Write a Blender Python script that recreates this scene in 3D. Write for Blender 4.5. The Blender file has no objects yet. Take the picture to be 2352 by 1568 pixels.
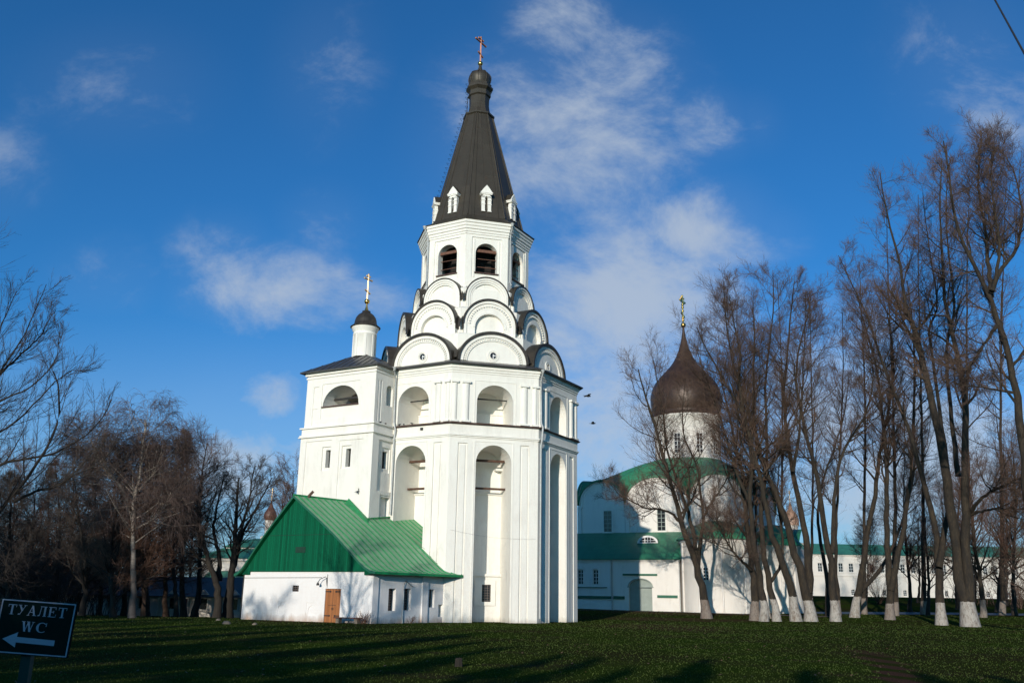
import bpy, math, random
import numpy as np

# ------------------------------------------------------------------ camera
F, PITCH, ROLL, EYE = 2100.0, 0.27274, 0.01602, 1.6      # focal length in photo units (2352 wide)
scene = bpy.context.scene
COL = scene.collection
_cp, _sp, _cr, _sr = math.cos(PITCH), math.sin(PITCH), math.cos(ROLL), math.sin(ROLL)
FW = np.array([0, _cp, _sp]); UP0 = np.array([0, -_sp, _cp]); RT0 = np.array([1., 0, 0])
RT = RT0 * _cr + UP0 * _sr; UP = -RT0 * _sr + UP0 * _cr
EYEP = np.array([0, 0, EYE])
from mathutils import Matrix, Vector
cam_data = bpy.data.cameras.new('camera'); cam = bpy.data.objects.new('camera', cam_data); COL.objects.link(cam)
cam.matrix_world = Matrix(((RT[0], UP[0], -FW[0], 0), (RT[1], UP[1], -FW[1], 0), (RT[2], UP[2], -FW[2], EYE), (0, 0, 0, 1)))
cam_data.sensor_fit = 'HORIZONTAL'; cam_data.sensor_width = 36.0; cam_data.lens = 36.0 * F / 2352.0
cam_data.clip_start = 0.1; cam_data.clip_end = 3000
scene.camera = cam

def ray(u, v):
    return FW + (u - 1176) / F * RT - (v - 784) / F * UP
def aty(u, v, y):
    d = ray(u, v); return EYEP + d * (y / d[1])
def onplane(u, v, n, c):
    d = ray(u, v); return EYEP + d * ((c - n @ EYEP) / (n @ d))

# ------------------------------------------------------------------ light
SUN_AZ, SUN_EL = math.radians(-106.5), math.radians(12.5)
scene.view_settings.view_transform = 'Standard'; scene.view_settings.look = 'None'
scene.view_settings.gamma = 1; scene.view_settings.use_curve_mapping = False
scene.view_settings.exposure = 0.0
sd = bpy.data.lights.new('sun', 'SUN'); sd.energy = 4.1; sd.angle = math.radians(0.5); sd.color = (1.0, 0.92, 0.80)
sun = bpy.data.objects.new('sun', sd); COL.objects.link(sun)
sdir = Vector((math.cos(SUN_AZ) * math.cos(SUN_EL), math.sin(SUN_AZ) * math.cos(SUN_EL), math.sin(SUN_EL)))
sun.rotation_euler = sdir.to_track_quat('Z', 'Y').to_euler()
sun.location = (-30, -60, 60)

world = bpy.data.worlds.new('World'); scene.world = world; world.use_nodes = True
WT = world.node_tree; WT.nodes.clear()
def wn(t, **k):
    n = WT.nodes.new(t)
    for a, b in k.items(): setattr(n, a, b)
    return n
def wl(a, b): WT.links.new(a, b)
wout = wn('ShaderNodeOutputWorld'); wbg = wn('ShaderNodeBackground'); wbg.inputs['Strength'].default_value = 0.115
wl(wbg.outputs[0], wout.inputs[0])
sky = wn('ShaderNodeTexSky', sky_type='NISHITA'); sky.sun_disc = False
sky.sun_elevation = SUN_EL; sky.sun_rotation = math.pi / 2 - SUN_AZ
sky.altitude = 150; sky.air_density = 0.9; sky.dust_density = 1.0; sky.ozone_density = 4.0
def wm(op, a, b=None, c=None):
    n = wn('ShaderNodeMath', operation=op)
    for i, x in enumerate((a, b, c)):
        if x is None: continue
        if isinstance(x, (int, float)): n.inputs[i].default_value = x
        else: wl(x, n.inputs[i])
    return n.outputs[0]
tc = wn('ShaderNodeTexCoord'); sx = wn('ShaderNodeSeparateXYZ'); wl(tc.outputs['Generated'], sx.inputs[0])
yy = wm('MAXIMUM', sx.outputs[1], 0.02)
pa = wm('DIVIDE', sx.outputs[0], yy); pb = wm('DIVIDE', sx.outputs[2], yy)
cb = wn('ShaderNodeCombineXYZ'); wl(pa, cb.inputs[0]); wl(pb, cb.inputs[1])
# where the clouds of that day stood in the sky: direction (as photo units), size, strength
CLOUDS = [(1310, 320, 270, 220, 1.15), (1290, 60, 130, 120, .8), (1400, 190, 170, 150, .8), (1605, 285, 110, 80, .75), (630, 670, 210, 100, .9),
          (790, 700, 150, 70, .8), (500, 600, 120, 90, .55), (1440, 690, 300, 180, 1.2), (1610, 540, 160, 120, 1.0), (1760, 540, 90, 70, .45),
          (260, 190, 200, 120, .36), (750, 140, 110, 150, .33), (2230, 150, 170, 190, .45), (2320, 290, 140, 90, .7), (0, 380, 120, 110, .32),
          (250, 650, 140, 90, .35), (610, 910, 90, 70, .6), (560, 1090, 230, 110, 1.15), (1400, 980, 230, 240, 1.25), (1310, 800, 190, 190, 1.0), (1480, 820, 200, 200, .9),
          (2050, 1050, 460, 300, 1.15), (1740, 1010, 260, 160, .8), (740, 520, 90, 80, .4), (430, 560, 70, 50, .3), (1730, 280, 60, 60, .3)]
acc = None
for (u, v, ru, rv, s) in CLOUDS:
    d = ray(u, v); c = (d[0] / d[1], d[2] / d[1])
    d2 = ray(u + ru, v); d3 = ray(u, v - rv)
    ra = abs(d2[0] / d2[1] - c[0]); rb = abs(d3[2] / d3[1] - c[1])
    s1 = wn('ShaderNodeVectorMath', operation='SUBTRACT'); wl(cb.outputs[0], s1.inputs[0]); s1.inputs[1].default_value = (c[0], c[1], 0)
    s2 = wn('ShaderNodeVectorMath', operation='MULTIPLY'); wl(s1.outputs[0], s2.inputs[0]); s2.inputs[1].default_value = (1 / ra, 1 / rb, 0)
    s3 = wn('ShaderNodeVectorMath', operation='LENGTH'); wl(s2.outputs[0], s3.inputs[0])
    mr = wn('ShaderNodeMapRange', interpolation_type='SMOOTHSTEP'); wl(s3.outputs['Value'], mr.inputs[0])
    mr.inputs[1].default_value = 1.7; mr.inputs[2].default_value = 0.0; mr.inputs[3].default_value = 0; mr.inputs[4].default_value = s
    acc = mr.outputs[0] if acc is None else wm('MAXIMUM', acc, mr.outputs[0])
acc = wm('MULTIPLY', acc, wm('GREATER_THAN', sx.outputs[1], 0.05))
# a thin general cloud low down and behind
vm = wn('ShaderNodeMapping'); vm.inputs['Rotation'].default_value = (0, 0, .75); vm.inputs['Scale'].default_value = (1.0, 1.35, 1); wl(cb.outputs[0], vm.inputs[0])
nz = wn('ShaderNodeTexNoise'); nz.inputs['Scale'].default_value = 6.5; nz.inputs['Detail'].default_value = 14; nz.inputs['Roughness'].default_value = .66; nz.inputs['Distortion'].default_value = .25
wl(vm.outputs[0], nz.inputs[0])
nf = wn('ShaderNodeTexNoise'); nf.inputs['Scale'].default_value = 2.6; nf.inputs['Detail'].default_value = 5; nf.inputs['Distortion'].default_value = .1; wl(vm.outputs[0], nf.inputs[0])
den = wm('ADD', wm('MULTIPLY', acc, 1.2), wm('MULTIPLY', wm('SUBTRACT', nz.outputs[0], .5), 3.6))
den = wm('ADD', den, wm('MULTIPLY', wm('SUBTRACT', nf.outputs[0], .5), 1.3))
alr = wn('ShaderNodeMapRange', interpolation_type='SMOOTHSTEP'); wl(den, alr.inputs[0])
alr.inputs[1].default_value = .20; alr.inputs[2].default_value = 1.65; alr.inputs[3].default_value = 0; alr.inputs[4].default_value = .68
alpha = wm('ADD', wm('MULTIPLY', alr.outputs[0], wm('MINIMUM', wm('MULTIPLY', acc, 2.2), 1.0)), wm('MULTIPLY', acc, .10))
veil = wn('ShaderNodeMapRange', interpolation_type='SMOOTHSTEP'); wl(pb, veil.inputs[0])      # thin low cloud towards the horizon
veil.inputs[1].default_value = .34; veil.inputs[2].default_value = .02; veil.inputs[3].default_value = 0; veil.inputs[4].default_value = .46
alpha = wm('MAXIMUM', alpha, wm('MULTIPLY', veil.outputs[0], wm('ADD', nf.outputs[0], .45)))
mixc = wn('ShaderNodeMix', data_type='RGBA'); wl(alpha, mixc.inputs[0])
skc = wn('ShaderNodeMix', data_type='RGBA', blend_type='MULTIPLY'); skc.inputs[0].default_value = 1.0
wl(sky.outputs[0], skc.inputs[6]); skc.inputs[7].default_value = (0.33, .94, 1.27, 1)
wl(skc.outputs[2], mixc.inputs[6]); mixc.inputs[7].default_value = (4.2, 4.8, 5.6, 1)
wl(mixc.outputs[2], wbg.inputs[0])

# ------------------------------------------------------------------ materials
def new_mat(name):
    m = bpy.data.materials.new(name); m.use_nodes = True
    nt = m.node_tree; b = nt.nodes['Principled BSDF']; return m, nt, b
def N(nt, t, **k):
    n = nt.nodes.new(t)
    for a, b in k.items(): setattr(n, a, b)
    return n
def noise(nt, vec, scale, detail=4, rough=.55, dist=0):
    n = N(nt, 'ShaderNodeTexNoise'); n.inputs['Scale'].default_value = scale; n.inputs['Detail'].default_value = detail
    n.inputs['Roughness'].default_value = rough; n.inputs['Distortion'].default_value = dist
    if vec is not None: nt.links.new(vec, n.inputs['Vector'])
    return n.outputs['Fac']
def ramp(nt, fac, stops):
    r = N(nt, 'ShaderNodeValToRGB'); e = r.color_ramp.elements
    while len(e) < len(stops): e.new(0.5)
    for i, (p, c) in enumerate(stops):
        e[i].position = p; e[i].color = (*c, 1) if len(c) == 3 else c
    nt.links.new(fac, r.inputs[0]); return r.outputs[0]
def mixrgb(nt, fac, a, b, mode='MIX'):
    m = N(nt, 'ShaderNodeMix', data_type='RGBA', blend_type=mode)
    for sock, x in ((m.inputs[0], fac), (m.inputs[6], a), (m.inputs[7], b)):
        if isinstance(x, (int, float)): sock.default_value = x
        elif isinstance(x, tuple): sock.default_value = (*x, 1)
        else: nt.links.new(x, sock)
    return m.outputs[2]
def mathn(nt, op, a, b=None):
    n = N(nt, 'ShaderNodeMath', operation=op)
    for i, x in enumerate((a, b)):
        if x is None: continue
        if isinstance(x, (int, float)): n.inputs[i].default_value = x
        else: nt.links.new(x, n.inputs[i])
    return n.outputs[0]
def bump(nt, b, h, strength=.3, dist=.02):
    n = N(nt, 'ShaderNodeBump'); n.inputs['Strength'].default_value = strength; n.inputs['Distance'].default_value = dist
    nt.links.new(h, n.inputs['Height']); nt.links.new(n.outputs[0], b.inputs['Normal'])
def wpos(nt): return N(nt, 'ShaderNodeNewGeometry').outputs['Position']
def uvn(nt): return N(nt, 'ShaderNodeUVMap').outputs[0]
def mapping(nt, vec, scale=(1, 1, 1), rot=(0, 0, 0)):
    m = N(nt, 'ShaderNodeMapping'); m.inputs['Scale'].default_value = scale; m.inputs['Rotation'].default_value = rot
    nt.links.new(vec, m.inputs[0]); return m.outputs[0]

def simple(name, c, rough=.7, var=.15, scale=3.0, metal=0.0, bs=.15, bscale=25):
    m, nt, b = new_mat(name); p = wpos(nt)
    f = noise(nt, p, scale, 5)
    lo = tuple(x * (1 - var) for x in c); hi = tuple(min(1, x * (1 + var)) for x in c)
    nt.links.new(ramp(nt, f, [(.3, lo), (.7, hi)]), b.inputs['Base Color'])
    b.inputs['Roughness'].default_value = rough; b.inputs['Metallic'].default_value = metal
    if bs: bump(nt, b, noise(nt, p, bscale, 3), bs, .01)
    return m

def plaster(name, c=(.80, .775, .72), dirt=(.50, .46, .40), brick=.5, amt=.5, foot=None):
    m, nt, b = new_mat(name); p = wpos(nt); uv = uvn(nt)
    big = noise(nt, p, .35, 6, .62); mid = noise(nt, mapping(nt, p, (1, 1, .35)), 1.6, 6, .65, .4); fine = noise(nt, p, 9, 4, .6)
    s = ramp(nt, mid, [(.44, (0, 0, 0)), (.80, (1, 1, 1))])
    s2 = mathn(nt, 'MULTIPLY', s, ramp(nt, big, [(.45, (.15, .15, .15)), (.75, (1, 1, 1))]))
    col = mixrgb(nt, mathn(nt, 'MULTIPLY', s2, amt), c, dirt)
    col = mixrgb(nt, mathn(nt, 'MULTIPLY', fine, .10), col, dirt)
    streak = noise(nt, mapping(nt, p, (1, 1, .10)), 2.4, 5, .7, .2); patch = noise(nt, p, .55, 3)
    sm_ = mathn(nt, 'MULTIPLY', ramp(nt, streak, [(.52, (0, 0, 0)), (.72, (1, 1, 1))]), ramp(nt, patch, [(.48, (0, 0, 0)), (.66, (1, 1, 1))]))
    col = mixrgb(nt, mathn(nt, 'MULTIPLY', sm_, amt * .55), col, (.42, .39, .35))
    if foot:
        sp = N(nt, 'ShaderNodeSeparateXYZ'); nt.links.new(p, sp.inputs[0])
        h = N(nt, 'ShaderNodeMapRange'); nt.links.new(mathn(nt, 'ADD', sp.outputs[2], mathn(nt, 'MULTIPLY', mid, -1.1)), h.inputs[0])
        h.inputs[1].default_value = -.15 + foot[1]; h.inputs[2].default_value = -.65 + foot[1]; h.inputs[3].default_value = 0; h.inputs[4].default_value = .8
        col = mixrgb(nt, h.outputs[0], col, foot[0])
    nt.links.new(col, b.inputs['Base Color']); b.inputs['Roughness'].default_value = .85
    b.inputs['Specular IOR Level'].default_value = .3
    br = N(nt, 'ShaderNodeTexBrick'); nt.links.new(uv, br.inputs['Vector']); br.inputs['Scale'].default_value = 1.0
    br.inputs['Brick Width'].default_value = .29; br.inputs['Row Height'].default_value = .095; br.inputs['Mortar Size'].default_value = .012
    br.inputs['Mortar Smooth'].default_value = .8
    hh = mathn(nt, 'ADD', mathn(nt, 'MULTIPLY', br.outputs['Fac'], -brick), mathn(nt, 'ADD', mathn(nt, 'MULTIPLY', fine, .9), mathn(nt, 'MULTIPLY', mid, 1.6)))
    bump(nt, b, hh, .55, .018)
    return m
M = {}
M['plaster'] = plaster('whitewashed_brick', c=(.80, .77, .70), amt=.75, foot=((.42, .38, .31), -.05))
M['plaster_annex'] = plaster('annex_whitewash', c=(.78, .76, .74), amt=.45, foot=((.33, .20, .12), .0))
M['plaster_church'] = plaster('church_whitewash', c=(.76, .72, .67), amt=.8, brick=.7)
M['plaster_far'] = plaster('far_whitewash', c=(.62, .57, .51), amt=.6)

def metal_roof(name, c1, c2, seam=.55, rough=.45, sheet=1.4, metal=.3):
    m, nt, b = new_mat(name); p = wpos(nt); uv = uvn(nt)
    br = N(nt, 'ShaderNodeTexBrick'); nt.links.new(uv, br.inputs['Vector']); br.offset = 0; br.inputs['Scale'].default_value = 1.0
    br.inputs['Brick Width'].default_value = seam; br.inputs['Row Height'].default_value = sheet; br.inputs['Mortar Size'].default_value = .018
    br.inputs['Mortar Smooth'].default_value = .3
    br.inputs['Color1'].default_value = (*c1, 1); br.inputs['Color2'].default_value = (*c2, 1); br.inputs['Mortar'].default_value = (*[x * .6 for x in c1], 1)
    br.inputs['Bias'].default_value = 0
    f = noise(nt, p, 1.3, 6, .6)
    col = mixrgb(nt, .45, br.outputs['Color'], ramp(nt, f, [(.3, c1), (.7, c2)]))
    wear = ramp(nt, noise(nt, mapping(nt, p, (1, 1, .5)), 2.7, 7, .72, .3), [(.56, (0, 0, 0)), (.72, (1, 1, 1))]); col = mixrgb(nt, mathn(nt, 'MULTIPLY', wear, .45), col, (c1[0] * .9 + .03, c1[1] * .55 + .015, c1[2] * .6))
    nt.links.new(col, b.inputs['Base Color']); b.inputs['Roughness'].default_value = rough; b.inputs['Metallic'].default_value = metal
    bump(nt, b, mathn(nt, 'ADD', mathn(nt, 'MULTIPLY', br.outputs['Fac'], 1.0), mathn(nt, 'MULTIPLY', noise(nt, p, 6, 2), .5)), .5, .02)
    return m
M['dark_roof'] = metal_roof('weathered_dark_sheet', (.030, .026, .020), (.062, .050, .038), .6, .45, 1.3)
M['spire'] = metal_roof('spire_sheet', (.040, .034, .024), (.066, .054, .038), 1.1, .5, 1.6)
M['grey_roof'] = metal_roof('grey_sheet', (.045, .045, .045), (.085, .08, .075), .55, .4, 2.0)
M['rust_ledge'] = simple('rusty_ledge_sheet', (.075, .035, .025), .6, .4, 4)
M['green_pan'] = metal_roof('faded_green_sheet', (.18, .34, .18), (.25, .42, .24), .4, .5, .9, .0)
M['green_seam'] = simple('green_seam_paint', (.006, .23, .07), .5, .25, 3)
M['green_church'] = metal_roof('church_green_sheet', (.022, .17, .085), (.035, .22, .115), .7, .5, 1.6, .0)
M['green_far'] = simple('far_green_roof', (.035, .17, .115), .6, .2, 1)
M['green_trim'] = simple('green_trim', (.008, .10, .055), .5, .2, 3)
M['gold'] = simple('gilding', (.80, .50, .14), .25, .1, 3, 1.0, 0)
M['copper_cross'] = simple('red_copper_cross', (.42, .17, .085), .5, .2, 6, .3, 0)
M['pale_gold'] = simple('worn_gilding', (.60, .42, .22), .45, .15, 6, .5, 0)
M['pipe'] = simple('galvanised_pipe', (.40, .41, .40), .5, .15, 6, .2, 0)
M['wood_beam'] = simple('old_beam', (.075, .035, .02), .8, .4, 5)
M['iron'] = simple('black_iron', (.02, .018, .016), .6, .2, 8)
M['glass'] = simple('dark_glass', (.018, .02, .022), .15, .3, 2, 0, 0)
M['grille'] = simple('rusty_grille', (.17, .13, .11), .7, .2, 8)
M['white_frame'] = simple('white_frame', (.70, .69, .67), .6, .08, 5)
M['gate_grey'] = simple('grey_green_gate', (.25, .29, .26), .6, .10, 2)
M['dome_brown'] = metal_roof('dome_copper', (.036, .022, .016), (.068, .038, .025), .9, .42, .9)
M['bird'] = simple('bird_feathers', (.02, .02, .022), .8, .3, 9)
M['stone'] = simple('field_stone', (.16, .13, .10), .9, .3, 5)
M['cable'] = simple('black_cable', (.02, .02, .02), .6, .1, 3, 0, 0)
M['sign_back'] = simple('sign_green', (.003, .018, .013), .7, .15, 4, 0, 0); M['sign_back'].node_tree.nodes['Principled BSDF'].inputs['Specular IOR Level'].default_value = .08
M['sign_white'] = simple('sign_white', (.42, .46, .50), .5, .08, 9, 0, 0)
M['post_green'] = simple('post_green', (.004, .045, .032), .5, .2, 6)
M['bench_wood'] = simple('bench_plank', (.07, .022, .018), .7, .3, 4)
M['path_asphalt'] = simple('wet_asphalt', (.055, .055, .062), .6, .25, 1.0)

def boards(name, c, pitch=.14, rough=.6, var=.25, vertical=True):
    m, nt, b = new_mat(name); p = wpos(nt); uv = uvn(nt)
    sx_ = N(nt, 'ShaderNodeSeparateXYZ'); nt.links.new(uv, sx_.inputs[0])
    u = mathn(nt, 'DIVIDE', sx_.outputs[0 if vertical else 1], pitch)
    fr = mathn(nt, 'FRACT', u); idx = mathn(nt, 'FLOOR', u)
    wn_ = N(nt, 'ShaderNodeTexWhiteNoise', noise_dimensions='1D'); nt.links.new(idx, wn_.inputs['W'])
    gap = mathn(nt, 'LESS_THAN', fr, .07)
    g = noise(nt, mapping(nt, p, (6, 6, .8)), 4, 5, .6)
    f = mathn(nt, 'ADD', mathn(nt, 'MULTIPLY', wn_.outputs['Value'], .5), mathn(nt, 'MULTIPLY', g, .5))
    col = ramp(nt, f, [(.2, tuple(x * (1 - var) for x in c)), (.8, tuple(min(1, x * (1 + var)) for x in c))])
    col = mixrgb(nt, gap, col, tuple(x * .45 for x in c))
    nt.links.new(col, b.inputs['Base Color']); b.inputs['Roughness'].default_value = rough
    bump(nt, b, mathn(nt, 'ADD', mathn(nt, 'MULTIPLY', gap, -1.0), mathn(nt, 'MULTIPLY', g, .4)), .6, .01)
    return m
M['gable'] = boards('green_gable_boards', (.001, .085, .040), .15, .8, .32); M['gable'].node_tree.nodes['Principled BSDF'].inputs['Specular IOR Level'].default_value = .12
M['vent'] = simple('dark_green_vent', (.001, .035, .020), .8, .2, 4)
M['door_wood'] = boards('brown_door_planks', (.30, .112, .034), .17, .55, .2)
M['dark_fill'] = boards('unlit_interior', (.012, .008, .006), .2, .8, .3)

def bark(name, c1, c2, white=0.0, wcol=(.50, .46, .42)):
    m, nt, b = new_mat(name); p = wpos(nt)
    st = noise(nt, mapping(nt, p, (1, 1, .22)), 14, 6, .65, .5); bg = noise(nt, p, 1.2, 4)
    col = mixrgb(nt, ramp(nt, st, [(.35, (0, 0, 0)), (.65, (1, 1, 1))]), c1, c2)
    col = mixrgb(nt, mathn(nt, 'MULTIPLY', bg, .5), col, (c1[0] * .8, c1[1] * 1.15, c1[2] * .7))
    col = mixrgb(nt, ramp(nt, noise(nt, mapping(nt, p, (1, 1, .35)), 3.0, 5, .7), [(.42, (0, 0, 0)), (.62, (1, 1, 1))]), col, tuple(x * .9 for x in c1))
    if white:
        tcn = N(nt, 'ShaderNodeTexCoord'); sp = N(nt, 'ShaderNodeSeparateXYZ'); nt.links.new(tcn.outputs['Object'], sp.inputs[0])
        hz = mathn(nt, 'ADD', sp.outputs[2], mathn(nt, 'MULTIPLY', mathn(nt, 'SUBTRACT', noise(nt, p, 5, 3), .5), .22))
        oi = N(nt, 'ShaderNodeObjectInfo'); hz = mathn(nt, 'ADD', hz, mathn(nt, 'MULTIPLY', oi.outputs['Random'], .45))
        hm = mathn(nt, 'LESS_THAN', hz, white + .2)
        wc = mixrgb(nt, ramp(nt, st, [(.36, (.0, .0, .0)), (.50, (1, 1, 1))]), tuple(x * .42 for x in wcol), wcol)
        wc = mixrgb(nt, ramp(nt, noise(nt, mapping(nt, p, (1, 1, .5)), 3.2, 5, .7), [(.48, (0, 0, 0)), (.70, (1, 1, 1))]), wc, (.14, .10, .075))
        col = mixrgb(nt, hm, col, wc)
    nt.links.new(col, b.inputs['Base Color']); b.inputs['Roughness'].default_value = .9
    bump(nt, b, st, .8, .03)
    return m
M['bark_white'] = bark('lime_bark_whitewashed_foot', (.013, .009, .006), (.062, .040, .022), 1.75, (.34, .31, .275))
M['bark_white2'] = bark('lime_bark_worn_whitewash', (.013, .009, .006), (.062, .040, .022), 1.45, (.20, .165, .14))
M['bark'] = bark('dark_bark', (.012, .009, .007), (.036, .025, .017))
M['bark_red'] = bark('larch_bark', (.028, .015, .010), (.070, .036, .022))
M['spruce'] = simple('spruce_needles', (.012, .022, .010), .9, .3, .8, 0, 0)
M['twig'] = simple('lime_twigs', (.078, .045, .030), .85, .3, .6, 0, 0)
M['twig_red'] = simple('larch_twigs', (.095, .048, .030), .85, .3, .6, 0, 0)
M['twig_grey'] = simple('grey_twigs', (.042, .032, .026), .85, .25, .6, 0, 0)
M['twig_birch'] = simple('birch_twigs', (.080, .052, .042), .85, .25, .6, 0, 0)
M['dry_stem'] = simple('dry_stems', (.12, .06, .035), .85, .3, 3, 0, 0)
def birchm():
    m, nt, b = new_mat('birch_bark'); p = wpos(nt)
    s = noise(nt, mapping(nt, p, (1, 1, 5)), 2.6, 5, .7, .3)
    col = ramp(nt, s, [(.36, (.06, .05, .045)), (.47, (.26, .22, .18)), (.7, (.36, .31, .26))])
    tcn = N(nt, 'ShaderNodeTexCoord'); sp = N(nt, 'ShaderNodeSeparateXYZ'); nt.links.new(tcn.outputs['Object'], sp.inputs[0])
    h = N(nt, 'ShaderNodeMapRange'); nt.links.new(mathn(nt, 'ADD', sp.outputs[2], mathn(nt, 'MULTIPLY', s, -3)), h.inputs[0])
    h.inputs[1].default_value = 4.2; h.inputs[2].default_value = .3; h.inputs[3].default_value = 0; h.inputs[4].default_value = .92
    col = mixrgb(nt, h.outputs[0], col, (.05, .04, .035))  # dark stained foot, carried further up the trunk as painted shade
    nt.links.new(col, b.inputs['Base Color']); b.inputs['Roughness'].default_value = .7; return m
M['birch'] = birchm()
def grassm():
    m, nt, b = new_mat('lawn'); p = wpos(nt)
    big = noise(nt, p, .10, 5, .6); mid = noise(nt, p, .8, 6, .65); fine = noise(nt, mapping(nt, p, (1, .6, 1)), 22, 5, .7)
    col = ramp(nt, mid, [(.3, (.034, .055, .008)), (.55, (.054, .084, .012)), (.75, (.076, .094, .020))])
    col = mixrgb(nt, ramp(nt, big, [(.42, (0, 0, 0)), (.62, (1, 1, 1))]), col, (.050, .044, .016))
    col = mixrgb(nt, ramp(nt, fine, [(.40, (0, 0, 0)), (.7, (1, 1, 1))]), mixrgb(nt, .5, col, (.010, .020, .004)), col)
    col = mixrgb(nt, ramp(nt, noise(nt, p, .33, 6, .7), [(.52, (0, 0, 0)), (.66, (1, 1, 1))]), col, (.048, .040, .018))
    # bare worn patches: along the foot track on the right and by the church
    sp = N(nt, 'ShaderNodeSeparateXYZ'); nt.links.new(p, sp.inputs[0])
    def blob(cx, cy, rx, ry, s=1.0):
        a = mathn(nt, 'DIVIDE', mathn(nt, 'SUBTRACT', sp.outputs[0], cx), rx); c = mathn(nt, 'DIVIDE', mathn(nt, 'SUBTRACT', sp.outputs[1], cy), ry)
        d = mathn(nt, 'SQRT', mathn(nt, 'ADD', mathn(nt, 'MULTIPLY', a, a), mathn(nt, 'MULTIPLY', c, c)))
        d = mathn(nt, 'ADD', d, mathn(nt, 'MULTIPLY', mathn(nt, 'SUBTRACT', mid, .5), 1.6))
        r = N(nt, 'ShaderNodeMapRange', interpolation_type='SMOOTHSTEP'); nt.links.new(d, r.inputs[0]); r.inputs[1].default_value = 1.0; r.inputs[2].default_value = .45
        r.inputs[3].default_value = 0; r.inputs[4].default_value = s; return r.outputs[0]
    for args in ((8.4, 20.5, .40, 1.5, 1.0), (9.2, 22.8, .42, 1.7, 1.0), (10.2, 25.8, .45, 2.2, .95), (11.2, 29.0, .5, 2.6, .85), (12.3, 33, .6, 3.0, .6), (10, 60, 5, 9, .5), (14, 78, 9, 5, .6), (-14, 58, 3.5, 1.2, .7), (17, 90, 10, 4, .6)):
        col = mixrgb(nt, blob(*args), col, (.085, .045, .030))
    nt.links.new(col, b.inputs['Base Color']); b.inputs['Roughness'].default_value = 1; b.inputs['Specular IOR Level'].default_value = .0
    bump(nt, b, mathn(nt, 'ADD', fine, mathn(nt, 'MULTIPLY', mid, 1.5)), .8, .05)
    return m
M['lawn'] = grassm()
def bladem():
    m, nt, b = new_mat('grass_blades'); p = wpos(nt)
    col = ramp(nt, noise(nt, p, .9, 4), [(.3, (.028, .046, .007)), (.6, (.048, .072, .011)), (.8, (.066, .072, .020))])
    nt.links.new(col, b.inputs['Base Color']); b.inputs['Roughness'].default_value = .7
    b.inputs['Specular IOR Level'].default_value = .2; return m
M['blade'] = bladem()

# ------------------------------------------------------------------ object helpers
ROOTLOC = {}
def thing(name, label, cat, loc, group=None, kind=None):
    o = bpy.data.objects.new(name, None); COL.objects.link(o); o.location = loc; o.empty_display_size = .3
    o['label'] = label; o['category'] = cat
    if group: o['group'] = group
    if kind: o['kind'] = kind
    ROOTLOC[o.name] = np.array(loc, float); return o
def tagit(o, label, cat, group=None, kind=None):
    if label: o['label'] = label
    if cat: o['category'] = cat
    if group: o['group'] = group
    if kind: o['kind'] = kind
    return o
def copy_tree(o, loc=None, rz=None, label=None, parent=None, scale=None):
    c = o.copy(); COL.objects.link(c)
    if parent: c.parent = parent
    if loc is not None: c.location = loc
    if rz is not None: c.rotation_euler = (0, 0, rz)
    if scale is not None: c.scale = (scale,) * 3
    if label: c['label'] = label
    for ch in list(o.children): copy_tree(ch, parent=c)
    return c

class Fr:
    def __init__(s, o, t, n): s.o = np.array(o, float); s.t = np.array(t, float); s.n = np.array(n, float)
    def p(s, u, w, z): return s.o + s.t * u + s.n * w + np.array([0, 0, z])
    def at(s, px, py, w=0):        # (u, z) where the sight line meets the plane w
        q = onplane(px, py, s.n, s.n @ s.o + w) - s.o; return q @ s.t, q[2]
WORLD = Fr((0, 0, 0), (1, 0, 0), (0, -1, 0))
def Frang(o, a): return Fr(o, (-math.sin(a), math.cos(a), 0), (math.cos(a), math.sin(a), 0))

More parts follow.
